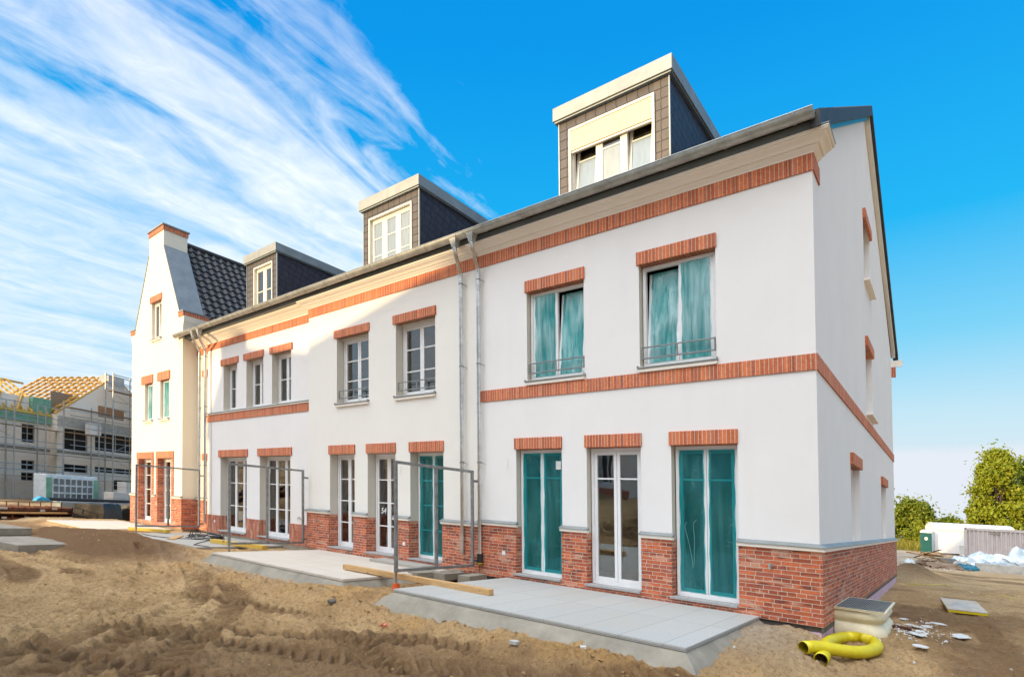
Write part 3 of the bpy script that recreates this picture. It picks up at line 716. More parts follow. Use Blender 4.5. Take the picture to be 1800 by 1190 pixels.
p=MB(); yb=yf-.035; wall(p,X0-.035,X1+.035,0,1.10,doors,F(yb),.28); p.face([(X1+.035,yb,0),(X1+.035,.6,0),(X1+.035,.6,1.1),(X1+.035,yb,1.1)]); p.face([(X0-.035,yb,0),(X0-.035,6,0),(X0-.035,6,1.1),(X0-.035,yb,1.1)])
for (u,v,lo,hi) in doors:
    p.face([(u,yb,lo),(v,yb,lo),(v,yb+.3,lo),(u,yb+.3,lo)])
    for a,b_ in ((u-.17,u+.004),(v-.004,v+.17)): p.box(a,b_,yf-.03,yf+.19,1.101,2.595)
p.build('brick_plinth',M['brick'],H4)
for a,b_ in spans(X0-.035,X1+.035,[(d[0]-.17,d[1]+.17) for d in doors]): cap(H4,a,b_,yf,1.09)
for u,v in ((-24.93,-23.20),(-22.93,-21.27)): lintel(H4,u,v,2.60,2.86,yf)
for u,v in ((-24.47,-23.28),(-22.83,-21.64)): lintel(H4,u,v,5.60,5.93,yf)
lintel(H4,-23.60,-22.44,8.77,9.02,yf)
sill_y[0]=yf
for (u,v,lo,hi) in doors: opening_unit(H4,'french_door',u+.02,v-.02,lo+.005,hi-.005,yf+.2,2,(.25,.5,.75),sill='stone')
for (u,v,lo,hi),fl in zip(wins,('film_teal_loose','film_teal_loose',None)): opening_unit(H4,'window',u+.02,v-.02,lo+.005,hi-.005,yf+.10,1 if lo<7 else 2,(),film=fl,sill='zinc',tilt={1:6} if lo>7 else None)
# recessed link
lx0,lx1=X1,-19.42; ly=.22
lh=[(-20.02,-19.75,.9,2.55),(-20.02,-19.75,4.1,5.6)]
w=MB(); wall(w,lx0,lx1,1.1,6.94,lh,F(ly),.2); w.build('link_wall',M['plaster_cream'],H4)
MB().box(lx0+.03,lx1,ly-.04,ly+.1,0,1.1).build('link_plinth',M['brick'],H4); cap(H4,lx0+.02,lx1,ly,1.09)
for (u,v,lo,hi) in lh:
    MB().frame(u,v,max(lo,1.15),hi,ly+.12,ly+.18,.05).build('slit_window',M['pvc'],H4); MB().box(u+.05,v-.05,ly+.14,ly+.15,max(lo,1.15)+.05,hi-.05).build('slit_pane',M['glass'],H4)
    lintel(H4,u-.1,v+.1,hi,hi+.24,ly,.03)
MB().box(lx0,lx1,ly-.02,ly+.02,6.42,6.66).build('link_band',M['soldier'],H4)
cornice(H4,lx0,lx1,ly-.02); gutter(H4,-20.95,lx1,yc=-.405,ends=(True,False))
roof_slab(H4,lx0,lx1)
downpipe(H4,-19.80,-.02,.25,xs=-19.42)
# pantile roof of the gabled house: real waves
def pantiles(house,xr,zr_,xe,ze,y0,y1):
    Ls=math.hypot(xe-xr,zr_-ze); course=.33; tw=.30
    ny=int((y1-y0)/tw*8); ns=int(Ls/course)
    mb=MB(); nx=(zr_-ze)/Ls; nz=abs(xe-xr)/Ls; sg=1 if xe>xr else -1
    def pt(s,y,lift):
        ph=(y%tw)/tw; h=.032*(math.sin(2*math.pi*ph)+.35*math.sin(4*math.pi*ph))+lift
        return (xr+(xe-xr)*s/Ls+sg*nx*h,y,zr_+(ze-zr_)*s/Ls+nz*h)
    for c in range(ns+1):
        s0,s1=c*course,min((c+1)*course+.02,Ls)
        if s0>=Ls: break
        for j in range(ny):
            ya,yb_=y0+(y1-y0)*j/ny,y0+(y1-y0)*(j+1)/ny
            mb.face([pt(s0,ya,.0),pt(s0,yb_,.0),pt(s1,yb_,.05),pt(s1,ya,.05)])
            mb.face([pt(s1,ya,.05),pt(s1,yb_,.05),pt(s1,yb_,.0),pt(s1,ya,.0)])
    return mb.build('roof',M['tile'],house,smooth=50)
pantiles(H4,xc,11.45,-20.35,7.35,.56,8.0)
MB().prism([(X0,7.4),(xc,11.40),(-20.6,7.4)],'y',.55,8).build('roof_deck',M['tile2'],H4)
MB().tube([(xc,.56,11.47),(xc,8,11.47)],.10,10).build('ridge_tiles',M['tile'],H4,smooth=60)
interior(H4,X0+.15,X1-.15,.1,(0.02,2.82,3.15,5.9))
MB().box(-24.1,-22.0,1.5,1.55,6.2,9.0).build('attic_wall',M['interior'],H4)
MB().box(X0,X1,-.28,.3,-.5,-.001).box(lx0+.001,lx1,.24,.5,-.5,-.001).build('foundation',M['concrete'],H4)

# ================================================================== GROUND
def vnoise(x,y,seed=0):
    xi=np.floor(x).astype(np.int64); yi=np.floor(y).astype(np.int64); fx=x-xi; fy=y-yi
    fx=fx*fx*fx*(fx*(fx*6-15)+10); fy=fy*fy*fy*(fy*(fy*6-15)+10)
    def h(a,b):
        n=(a*374761393+b*668265263+seed*1442695041)&0xffffffff
        n=((n^(n>>13))*1274126177)&0xffffffff; n=n^(n>>16)
        return (n&0xffff)/65535.0*2-1
    return (h(xi,yi)*(1-fx)+h(xi+1,yi)*fx)*(1-fy)+(h(xi,yi+1)*(1-fx)+h(xi+1,yi+1)*fx)*fy
def fbm(x,y,sc_,octv=4,seed=0,gain=.5):
    s=0;a=1;t=0;f=1/sc_
    for i in range(octv):
        ca,sa=math.cos(i*1.1+seed),math.sin(i*1.1+seed)
        s=s+a*vnoise((x*ca-y*sa)*f+i*17.3,(x*sa+y*ca)*f-i*9.1,seed+i); t+=a; a*=gain; f*=2.03
    return s/t
def sstep(a,b,x):
    t=np.clip((x-a)/(b-a),0,1); return t*t*(3-2*t)
def gauss(x,y,cx,cy,rx,ry,p=2): return np.exp(-((np.abs(x-cx)/rx)**p+(np.abs(y-cy)/ry)**p))
TRACKS=[([(-13,-7.6),(-8,-6.7),(-5,-5.75),(-2.2,-4.45),(-.3,-3.5),(2,-2.9)],.46,.17,.036,1),
        ([(-11,-8.6),(-6.5,-7.5),(-3.6,-6.4),(-1.2,-5.1),(1.2,-4.3)],.46,.17,.036,1),
        ([(-14.5,-3.5),(-11.5,-4.4),(-9.3,-5.4),(-7.2,-7.0),(-6,-8.2)],.42,.27,.050,0),
        ([(-13.3,-3.2),(-10.6,-3.9),(-8.2,-4.9),(-6.2,-6.4),(-5,-7.6)],.42,.27,.050,0),
        ([(-12,-5.6),(-9,-5.0),(-6.5,-4.3),(-4.6,-4.15),(-2.4,-3.9)],.40,.17,.032,1),
        ([(-16,-6.4),(-12,-6.3),(-8.6,-7.6),(-6,-9.0)],.44,.24,.045,0),([(-15,-5.7),(-11.4,-5.5),(-8.0,-6.6),(-5,-8.3)],.44,.24,.045,0),
        ([(-11.5,-3.9),(-8.6,-4.1),(-6.6,-5.2),(-4.4,-6.9)],.40,.22,.040,0),([(-6.4,-3.9),(-4.2,-4.7),(-2.2,-5.2),(.2,-5.0)],.42,.16,.034,1),
        ([(-17,-5.9),(-13,-4.9),(-10.2,-4.9),(-7.6,-6.0),(-5.6,-7.9)],.44,.23,.042,0),([(-10,-8.0),(-7.4,-6.6),(-5.2,-5.0),(-3.8,-4.2)],.42,.18,.036,1),
        ([(1.3,14),(1.6,7),(2.1,2),(2.6,-2)],.40,.16,.02,1)]
def track_h(x,y):
    h=np.zeros_like(x); dk=np.zeros_like(x)
    for pts,wd,pitch,dep,chev in TRACKS:
        P=[]
        for i in range(len(pts)-1):                    # Catmull-Rom
            p0=np.array(pts[max(i-1,0)],float);p1=np.array(pts[i],float);p2=np.array(pts[i+1],float);p3=np.array(pts[min(i+2,len(pts)-1)],float)
            for t in np.linspace(0,1,7)[:-1]: P.append(.5*((2*p1)+(-p0+p2)*t+(2*p0-5*p1+4*p2-p3)*t*t+(-p0+3*p1-3*p2+p3)*t**3))
        P.append(np.array(pts[-1],float)); P=np.array(P)
        x0,x1=P[:,0].min()-1,P[:,0].max()+1; y0,y1=P[:,1].min()-1,P[:,1].max()+1
        msk=(x>x0)&(x<x1)&(y>y0)&(y<y1)
        if not msk.any(): continue
        X=x[msk];Y=y[msk]; best=np.full(X.shape,9.);bs=np.zeros_like(X);bt=np.zeros_like(X); s0=0
        for a,b in zip(P[:-1],P[1:]):
            d=b-a; l=math.hypot(*d); u=np.clip(((X-a[0])*d[0]+(Y-a[1])*d[1])/(l*l),0,1)
            lat=((X-a[0])*(-d[1])+(Y-a[1])*d[0])/l
            dist=np.hypot(X-a[0]-u*d[0],Y-a[1]-u*d[1]); k=dist<best
            best=np.where(k,dist,best); bs=np.where(k,s0+u*l,bs); bt=np.where(k,lat,bt); s0+=l
        inn=1-sstep(wd*.5-.05,wd*.5+.05,best)
        fade=.25+.75*sstep(-.35,.2,fbm(X,Y,1.3,3,5))
        ph=(bs+(np.abs(bt)*.55 if chev else .03*np.sin(bt*9))+.014*fbm(X,Y,.3,2,9))/pitch*2*np.pi
        rib=np.clip(np.sin(ph)*2.4,-1,1)*dep*.72*(.85+.4*fbm(X,Y,.5,2,15))
        rim=np.exp(-((best-wd*.5-.06)/.06)**2)*dep*.9
        h[msk]+=fade*(inn*(-dep*.9+rib*1.9)+rim); dk[msk]=np.maximum(dk[msk],fade*inn)
    return h,dk
def ground_u(x,y,detail=True):
    x=np.asarray(x,float);y=np.asarray(y,float)
    b=np.full(x.shape,-.30)
    b=b-.40*sstep(8,34,y)                                            # falls away behind
    b=b+.08*sstep(-12,-20,x)*sstep(-9,-3,y)
    b=b-.05*sstep(-3.4,-5.2,y)*sstep(-14,-9,x)
    near=sstep(-3.35,-2.75,y)*sstep(.4,.0,y)*sstep(.2,-.2,x)
    b=b+near*.12
    b=b+.15*gauss(x,y,-.42,-.75,.50,.85)+.10*gauss(x,y,-1.6,-3.5,1.4,.35)   # heap by the corner
    bank=np.exp(-((y+3.55+.18*fbm(x,y*0,1.7,3,3))/.30)**2)*sstep(-12.5,-11.5,x)*sstep(.2,-.6,x)
    b=b+.10*bank*(1+.8*fbm(x,y,.5,3,21))
    b=b+.34*gauss(x,y,-16.6,-3.75,3.3,1.05,4)*(1+.22*fbm(x,y,.9,4,2))+.20*gauss(x,y,-22,-5.0,3.5,1.4,4)
    b=b+.62*gauss(x,y,.3,16.6,.8,2.6)*(1+.25*fbm(x,y,.6,3,19))+.25*gauss(x,y,2.9,12.2,.8,1.2)+.18*gauss(x,y,.7,21.,1.2,2)
    b=b+.12*gauss(x,y,-7.0,-3.3,.9,.5)+.13*gauss(x,y,.75,1.5,.75,1.3)
    if detail:
        r=np.hypot(x-1.5,y+8.9); k=np.clip(1.2-r/60,0.0,1)
        b=b+.040*fbm(x,y,2.3,3,11)*k
        th,dk=track_h(x,y); b=b+th; k0=k; k=k*(1-.72*dk)
        nearf=np.clip(1.5-r/16,.25,1)
        b=b+.022*fbm(x,y,.42,3,31)*k+.062*np.abs(fbm(x,y,.26,4,41,.6))*k+.070*fbm(x,y,.16,4,43,.62)*k*nearf+.020*np.abs(fbm(x,y,.06,3,47,.6))*nearf
        # drag marks and small driven ripples
        rp=np.sin((x*.30+y*1.0)*2*np.pi/.19+4.5*fbm(x,y,.7,3,51)); b=b+.011*(1-np.abs(rp)**.7)*sstep(-.3,.2,fbm(x,y,1.6,2,61))*sstep(-2.9,-3.8,y)*sstep(40,15,r)*(1-dk)
        return b,dk,bank
    return b
def gz(x,y): return float(ground_u(np.array([x]),np.array([y]))[0][0])
CX,CY=1.475,-8.898
fwd=math.atan2(.7866,-.6171)
an=[]; a=-46.5
while a<46.5: an.append(a); a+=.115
a=46.5
while a<360-46.5: an.append(a); a+=1.9
an=np.radians(np.array(an))+fwd; na=len(an)
rr=[1.3]
while rr[-1]<560: rr.append(rr[-1]*(1.012 if rr[-1]<3.4 else 1.0031 if rr[-1]<14 else 1.006 if rr[-1]<24 else 1.014 if rr[-1]<70 else 1.05))
rr=np.array(rr); nr=len(rr)
AA,RR=np.meshgrid(an,rr)
gx=CX+RR*np.cos(AA); gy=CY+RR*np.sin(AA)
hh,dk,bank=ground_u(gx,gy)
slp=-S*np.clip(gy,-40,520)
inside=(gx>-25.4)&(gx<-.15)&(gy>.25)&(gy<13.0)
hh=np.where(inside,-.75,hh)
co=np.stack([gx,gy,hh+slp],-1).reshape(-1,3)
cz=float(ground_u(np.array([CX]),np.array([CY]),False)[0])-S*CY
co=np.vstack([co,[[CX,CY,cz]]])
ii=np.arange(nr-1)[:,None]*na+np.arange(na)[None,:]; jj=np.arange(nr-1)[:,None]*na+(np.arange(na)[None,:]+1)%na
quads=np.stack([ii,ii+na,jj+na,jj],-1).reshape(-1,4)
tris=np.stack([np.full(na,len(co)-1),np.arange(na),(np.arange(na)+1)%na],-1)
me=bpy.data.meshes.new('ground'); nq=len(quads); nt3=len(tris)
me.vertices.add(len(co)); me.vertices.foreach_set('co',co.ravel())
me.loops.add(nq*4+nt3*3); me.loops.foreach_set('vertex_index',np.concatenate([quads.ravel(),tris.ravel()]).astype(np.int32))
me.polygons.add(nq+nt3); me.polygons.foreach_set('loop_start',np.concatenate([np.arange(nq)*4,nq*4+np.arange(nt3)*3]).astype(np.int32))
me.polygons.foreach_set('use_smooth',np.ones(nq+nt3,dtype=bool)); me.update(calc_edges=True)
damp=.66*sstep(-.25,.40,fbm(gx,gy,3.1,4,71)+1.0*gauss(gx,gy,-2.4,-5.3,4.8,1.5)-.6*gauss(gx,gy,-9.5,-5.3,3.5,1.3)+.4*dk)
damp=np.maximum(damp,1.15*gauss(gx,gy,-16.6,-3.9,3.8,1.25,4)); damp=np.maximum(damp,.75*gauss(gx,gy,.4,16,1.0,2.6)); damp=np.maximum(damp,.7*gauss(gx,gy,1.6,3.6,1.2,1.0)*sstep(-.2,.3,fbm(gx,gy,.5,3,7)))
gold=bank*sstep(-.3,.3,fbm(gx,gy,1.2,3,81))+gauss(gx,gy,-6.9,-3.1,.9,.5)
grey=np.maximum(gauss(gx,gy,-.75,-.9,.75,1.1),np.maximum(sstep(26,40,gy),.6*gauss(gx,gy,-10,-3.3,3.,.35)))
for nm_,arr in (('damp',damp),('gold',gold),('grey',grey)):
    at=me.attributes.new(nm_,'FLOAT','POINT'); at.data.foreach_set('value',np.append(arr.ravel(),0.).astype(np.float32))
m,nt,b,_=nm('sandy_soil'); P=pos(nt)
def att(n): return N(nt,'ShaderNodeAttribute',attribute_name=n).outputs['Fac']
c=mixc(nt,ramp(nt,noise(nt,P,1.1,6,.65),[(.33,0),(.68,1)]),(.455,.29,.137),(.66,.45,.228))
c=mixc(nt,mth(nt,'MULTIPLY',att('gold'),.75,clamp=True),c,(.58,.34,.12))
c=mixc(nt,ramp(nt,mth(nt,'ADD',att('damp'),mth(nt,'MULTIPLY_ADD',noise(nt,P,4.5,5,.7),.5,-.25)),[(.2,0),(.8,1)]),c,(.195,.112,.057))
c=mixc(nt,mth(nt,'MULTIPLY',att('grey'),.7,clamp=True),c,(.44,.385,.31))
c=mixc(nt,ramp(nt,noise(nt,P,19,6,.7),[(.50,0),(.64,.65)]),c,(.22,.125,.052))
c=mixc(nt,ramp(nt,noise(nt,P,55,3,.6),[(.62,0),(.70,.55)]),c,(.20,.14,.09))
c=mixc(nt,ramp(nt,noise(nt,mapping(nt,P,(7,3,1)),70,2,.5),[(.70,0),(.74,.8)]),c,(.60,.53,.44))
L(nt,c,b.inputs['Base Color']); b.inputs['Roughness'].default_value=.95; b.inputs['Specular IOR Level'].default_value=.15
bump(nt,b,mth(nt,'ADD',noise(nt,P,17,7,.75),mth(nt,'MULTIPLY',noise(nt,P,85,3,.65),.35)),1.0,.06)
me.materials.append(m); M['soil']=m
go=bpy.data.objects.new('ground',me); COL.objects.link(go); tag(go,'sandy building site soil with tyre tracks and heaps','ground',kind='structure'); WORLD['ground']=Vector((0,0,0))

# loose clods and pebbles
def clods(name,mat,n,area,smin,smax,label,cat):
    V=[];Fc=[]; r=random.Random(n)
    for _ in range(n):
        x,y=area(r); s=smin+(smax-smin)*r.random()**3
        z=gz(x,y)+s*.25
        o=len(V); q=Matrix.Rotation(r.random()*6,3,'Z')@Matrix.Rotation(r.random()*6,3,'X')
        sx,sy,sz_=s*r.uniform(.7,1.4),s*r.uniform(.7,1.2),s*r.uniform(.5,.9)
        for vx in ((1,0,0),(-1,0,0),(0,1,0),(0,-1,0),(0,0,1),(0,0,-1),(.6,.6,.5),(-.6,.6,-.5),(.6,-.6,.5),(-.6,-.6,-.4)):
            k=r.uniform(.75,1.2); p=q@Vector((vx[0]*sx*k,vx[1]*sy*k,vx[2]*sz_*k)); V.append(T((x+p.x,y+p.y,z+p.z)))
        for f in ((0,6,4),(6,2,4),(2,7,4),(7,1,4),(1,9,4),(9,3,4),(3,8,4),(8,0,4),(6,0,5),(2,6,5),(7,2,5),(1,7,5),(9,1,5),(3,9,5),(8,3,5),(0,8,5)): Fc.append([o+i for i in f])
    me=bpy.data.meshes.new(name); me.from_pydata(V,[],Fc); me.materials.append(mat); ob=bpy.data.objects.new(name,me); COL.objects.link(ob); tag(ob,label,cat,kind='stuff'); return ob
def ar_bank(r):
    t=r.random()
    if t<.5: return r.uniform(-12,.3),-3.4-abs(r.gauss(0,.45))
    if t<.8: return r.uniform(-11,.5),r.uniform(-7,-3.2)
    return r.uniform(-20,-10),r.uniform(-5.5,-2.6)
clods('soil_clods',M['soil'],900,ar_bank,.006,.034,'loose clods of sandy soil strewn before the terraces','soil clods')
clods('scrap_crumbs',M['whitecard'],260,lambda r:(r.gauss(.92,.24),r.gauss(2.5,.85)),.006,.03,'tiny white crumbs strewn between the larger scraps','crumbs')
clods('pebbles',M['concrete2'],170,lambda r:(r.gauss(-.6,1.6),r.gauss(-2.6,1.6)) if r.random()<.4 else (r.uniform(.3,2.6),r.uniform(.5,20)),.006,.026,'pale pebbles and crumbs of mortar on the sand','pebbles')

# ================================================================== TERRACES
def paving(name,c1,c2,bw,rh,ms,speck):
    m,nt,b,_=nm(name); U=uvm(nt); P=pos(nt)
    t=N(nt,'ShaderNodeTexBrick',offset=0); t.inputs['Scale'].default_value=1; t.inputs['Mortar Size'].default_value=ms; t.inputs['Mortar Smooth'].default_value=.2
    t.inputs['Brick Width'].default_value=bw; t.inputs['Row Height'].default_value=rh
    t.inputs['Color1'].default_value=(*c1,1); t.inputs['Color2'].default_value=(*c2,1); t.inputs['Mortar'].default_value=tuple(x*.62 for x in c1)+(1,)
    L(nt,U,t.inputs['Vector']); c=t.outputs['Color']
    c=mixc(nt,ramp(nt,noise(nt,P,120,2,.6),[(.4,0),(.7,speck)]),c,tuple(x*.55 for x in c1))
    c=mixc(nt,ramp(nt,noise(nt,P,1.3,5,.65),[(.45,0),(.8,.35)]),c,(.46,.38,.28))
    L(nt,c,b.inputs['Base Color']); b.inputs['Roughness'].default_value=.8
    bump(nt,b,mth(nt,'SUBTRACT',mth(nt,'MULTIPLY',noise(nt,P,140,2,.6),.3),t.outputs['Fac']),.5,.004); return m
M['pave1']=paving('paving_granite',(.42,.425,.405),(.455,.46,.44),.535,1.48,.006,.6)
M['pave2']=paving('paving_beige',(.55,.50,.43),(.58,.525,.455),.60,.60,.006,.25)
M['pave3']=paving('paving_screed',(.37,.36,.335),(.38,.37,.34),40,40,.003,.3)
def terrace(label,x0,x1,y0,y1,z,mat,haunch=(.30,.33),th=.045,right=True,left=True):
    t=thing('terrace',label,'terrace',((x0+x1)/2,y0,z-.3),'terraces in front of the houses')
    MB().box(x0,x1,y0,y1,z-th,z).build('paving',M[mat],t,bev=.004)
    f=MB(); w,d=haunch; a=.015; zb=z-th-.002
    # sloped concrete haunching on three sides, slightly uneven
    n=26; r=random.Random(int(abs(x0)*10))
    def P(i):
        x=x0+a+(x1-x0-2*a)*i/n; return x
    top=[(P(i),y0+a,zb) for i in range(n+1)]
    mid=[(P(i),y0-w*(.34+.05*math.sin(i*.9)),zb-.10-.012*math.sin(i*1.3)) for i in range(n+1)]
    bot=[(P(i),y0-w*(1.0+.10*math.sin(i*.7+1)+.06*r.random()),zb-d) for i in range(n+1)]
    k=w if left else 0; bot[0]=(x0-k,y0-w,zb-d); mid[0]=(x0-k*.35,y0-w*.35,zb-.1)
    k=w if right else 0; bot[n]=(x1+k,y0-w,zb-d); mid[n]=(x1+k*.35,y0-w*.35,zb-.1)
    for i in range(n):
        f.face([top[i],mid[i],mid[i+1],top[i+1]]); f.face([mid[i],bot[i],bot[i+1],mid[i+1]])
    for xs,sg,on,e in ((x0+a,-1,left,0),(x1-a,1,right,n)):
        k=w if on else 0
        m_=8; T_=[(xs,y0+a+(y1-y0-a)*j/m_,zb) for j in range(m_+1)]
        B_=[mid[e]]+[(xs+sg*k*(.3+.15*r.random()),y0+(y1-y0)*j/m_,zb-.10) for j in range(1,m_+1)]
        D_=[bot[e]]+[(xs+sg*k*(.9+.3*r.random()),y0+(y1-y0)*j/m_,zb-d) for j in range(1,m_+1)]
        for j in range(m_): f.face([T_[j],B_[j],B_[j+1],T_[j+1]]); f.face([B_[j],D_[j],D_[j+1],B_[j+1]])
    f.build('concrete_haunch',M['concrete'],t,smooth=50)
    MB().box(x0+.05,x1-.05,y0+.05,y1,zb-d,zb).build('base',M['concrete'],t)
    return t
terrace('terrace of pale grey granite slabs before the nearest house',-5.62,-.81,-2.98,-.045,.03,'pave1',(.34,.36))
terrace('beige slab terrace carrying one end of the long timber',-12.25,-7.08,-2.90,-.07,.0,'pave2',(.26,.30))
terrace('bare grey concrete terrace with coiled cable and an offcut on it',-19.85,-14.35,-2.34,.06,-.07,'pave3',(.20,.24))
terrace('pale terrace in sunlight before the gabled cream house',-26.7,-21.3,-2.85,-.345,-.05,'pave2',(.15,.2))

# ================================================================== STEEL DIVIDER FRAMES
def divider(x,y0,y1,z0,z1,label,foot):
    t=thing('divider_frame',label,'steel frame',(x,y0,z0-.2),'steel divider frames between the terraces'); w=.055
    for y in (y0,(y0+y1)/2-.02,y1): 
        lo=z0-.22 if y==y0 else z0
        if y==y0: MB().box(x-w/2,x+w/2,y-w/2,y+w/2,z0-.005,z1).build('post',M['fsteel'],t,bev=.004); MB().tube([(x,y,z0-.26),(x,y,z0-.004)],.022,10).build('post_stub',M['fsteel'],t)
        else: MB().box(x-w/2,x+w/2,y-w/2,y+w/2,z0+w+.001,z1-w-.001 if y!=y1 else z1).build('post',M['fsteel'],t,bev=.004)
    MB().box(x-w/2+.002,x+w/2-.002,y0+w/2,y1-w/2,z1-w,z1-.001).build('rail',M['fsteel'],t,bev=.004)
    MB().box(x-w/2+.002,x+w/2-.002,y0+w/2,y1+w/2,z0,z0+w).build('rail',M['fsteel'],t,bev=.004)
    for z in (z0+.12,z1-.22):
        MB().bar((x,y1+w/2,z),(x,y1+.16,z),.028,.05).build('wall_bracket',M['fsteel'],t)
    h=MB()
    for y in (y0,(y0+y1)/2-.02,y1):
        for z in (z0+.3,z0+.75,z0+1.2,z0+1.65): h.tube([(x+w/2-.001,y,z),(x+w/2+.004,y,z)],.008,8)
    h.build('bolt',M['black'],t)
    if foot: MB().tube([(x,y0,z0-.36),(x,y0,z0-.20)],[.075,.06],12).build('foot_sleeve',M['orange'],t)
divider(-6.38,-2.28,-.24,.17,2.17,'steel divider frame on a tall orange foot beside the granite terrace',True)
divider(-12.86,-2.20,-.16,.12,2.18,'steel divider frame beside the coiled cable, on a low reddish foot',True)
divider(-19.62,-2.05,-.10,.14,2.19,'farthest steel divider frame in front of the gabled cream house',False)

# ================================================================== THINGS ON THE TERRACES
def beam(name,label,cat,p,q,w,h,mat,group=None):
    m=MB().bar(p,q,w,h); o=m.build(name,M[mat],bev=.006); return tag(o,label,cat,group)
beam('timber_beam','long squared timber bridging the beige and granite terraces','timber beam',(-8.22,-2.05,.062),(-4.28,-2.12,.082),.11,.10,'timber')
beam('timber_beam','yellow formwork beam lying beside the frame on the grey concrete terrace','timber beam',(-15.6,-1.4,-.01),(-13.2,-1.08,-.01),.16,.11,'timber_y')
beam('timber_beam','yellow formwork beam under the farthest steel frame','timber beam',(-21.1,-1.75,-.02),(-19.45,-1.15,-.0),.18,.10,'timber_y')
o=MB(); o.box(-.75,.75,-.10,.10,0,.025,Matrix.Translation((-17.5,-1.66,-.068))@Matrix.Rotation(R(150),4,'Z')); tag(o.build('board_offcut',M['timber']),'short pale board offcut lying alone on the grey concrete','board')
o=MB().box(-9.35,-7.62,-.58,-.12,.003,.06); tag(o.build('slab_plate',M['pave3'],bev=.004),'flat dark grey slab laid on the beige terrace by the teal door','slab')
for i,(x,y,w_,l,z,lab) in enumerate(((-7.05,-.95,.34,.62,-.10,'dark concrete paver nearest the long timber, between two terraces'),(-6.70,-.60,.34,.60,-.10,'dark concrete paver in the middle of the gap between terraces'),(-6.22,-.42,.30,.60,-.10,'dark concrete paver closest to the black pipe shoe'),(-6.88,-.30,.30,.56,-.10,'dark concrete paver against the wall below the left downpipe'))):
    m=MB().box(-w_/2,w_/2,-l/2,l/2,0,.14,Matrix.Translation((x,y,z))@Matrix.Rotation(R(-8+i*7),4,'Z')); tag(m.build('concrete_paver',M['zinc_dark'] if 0 else M['concrete'],bev=.006),lab,'paver','concrete pavers in the gap')
# cable coil
pts=[]; r=random.Random(3)
for i in range(170):
    a=i*.21; rad=.42+.14*math.sin(i*.13)+.06*r.random()
    pts.append((-17.1+math.cos(a)*rad*1.25+.12*math.sin(i*.07),-.95+math.sin(a)*rad*.9,-.055+.012*(i%9)+(.10*max(0,math.sin(a*.5)) if i%40<18 else 0)))
t=thing('cable_coil','black power cable coiled loosely on the grey concrete terrace','cable',(-17.1,-.95,-.07))
MB().tube(pts,.011,6).build('coil',M['rubber'],t,smooth=60)
MB().tube([(-16.6,-1.2,-.055),(-17.4,-1.9,-.058),(-18.4,-2.1,-.058),(-19.3,-2.0,-.058)],.011,6).build('cable_tail',M['rubber'],t,smooth=60)
MB().tube([(-16.5,-1.0,-.055),(-15.6,-1.75,-.055),(-14.9,-2.2,-.052),(-14.2,-2.1,-.05)],.011,6).build('cable_tail',M['rubber'],t,smooth=60)
MB().bar((-16.9,-.85,.0),(-16.55,-.7,.0),.14,.09).build('cable_reel_box',M['blackfoil'],t,bev=.015)

# ================================================================== CORNER: light well, hose, boards, scraps
t=thing('light_well','cream plastic cellar light well with a steel grating on top','light well',(.34,1.6,-.4))
def ringp(z,inset,y0=.86,y1=2.40,x1=.66,rad=.25):
    pts=[(.036,y0+inset*.5,z)]
    n=7
    for cx,cy,a0 in ((x1-inset-rad,y0+inset+rad,-90),(x1-inset-rad,y1-inset-rad,0)):
        for i in range(n+1):
            a=R(a0+90*i/n); pts.append((cx+rad*math.cos(a),cy+rad*math.sin(a),z))
    pts.append((.036,y1-inset*.5,z)); return pts
lv=[(-.42,.05),(-.34,.0),(-.24,-.03),(-.14,-.035),(-.07,-.02),(-.02,.015),(.0,.035),(.015,.03),(.05,-.005),(.09,-.02),(.13,-.012),(.16,.005),(.186,.02)]
mb=MB(); rings=[ringp(z,i) for z,i in lv]
for A,B in zip(rings,rings[1:]):
    for i in range(len(A)-1): mb.face([A[i],A[i+1],B[i+1],B[i]])
mb.build('shell',M['cream'],t,smooth=70)
MB().frame(.02,.70,0,1.62,0,.03,.03,Matrix(((1,0,0,.0),(0,0,1,.82),(0,1,0,.186),(0,0,0,1)))).build('rim',M['cream'],t,bev=.004)
g=MB()
for i in range(20): x=.052+.616*i/19; g.box(x-.002,x+.002,.851,2.409,.19,.216)
for i in range(16): y=.86+1.54*i/15; g.box(.051,.669,y-.004,y+.004,.196,.214)
g.build('grating',M['zinc'],t)
hp=[(-.12,-1.34,.145),(.02,-1.08,.14),(.28,-.80,.10),(.46,-.52,.07),(.585,-.10,.06),(.60,.28,.06),(.52,.62,.06),(.36,.80,.06),(.18,.72,.06),(.06,.40,.06),(.0,-.05,.06),(.02,-.55,.05),(.08,-1.0,.045),(.10,-1.34,.04)]
def crom(P,k=8):
    o=[]
    for i in range(len(P)-1):
        p0,p1,p2,p3=[Vector(P[min(max(i+j,0),len(P)-1)]) for j in (-1,0,1,2)]
        for q in range(k):
            u=q/k; o.append(.5*((2*p1)+(-p0+p2)*u+(2*p0-5*p1+4*p2-p3)*u*u+(-p0+3*p1-3*p2+p3)*u**3))
    o.append(Vector(P[-1])); return o
path=[Vector((.34+(p[0]-.27)*.88,-.35+(p[1]+.35)*.88,p[2]-.235)) for p in crom(hp,22)]
t=thing('drain_pipe','yellow flexible drain pipe looped on the ground by the brick corner','pipe',(.25,-.2,-.3))
MB().tube(path,[.078+.0035*(1 if i%2 else -1) for i in range(len(path))],18,cap=False).build('pipe_wall',M['yellow'],t,smooth=60)
MB().tube(path,.068,14,cap=False).build('pipe_lining',M['lining'],t,smooth=60)
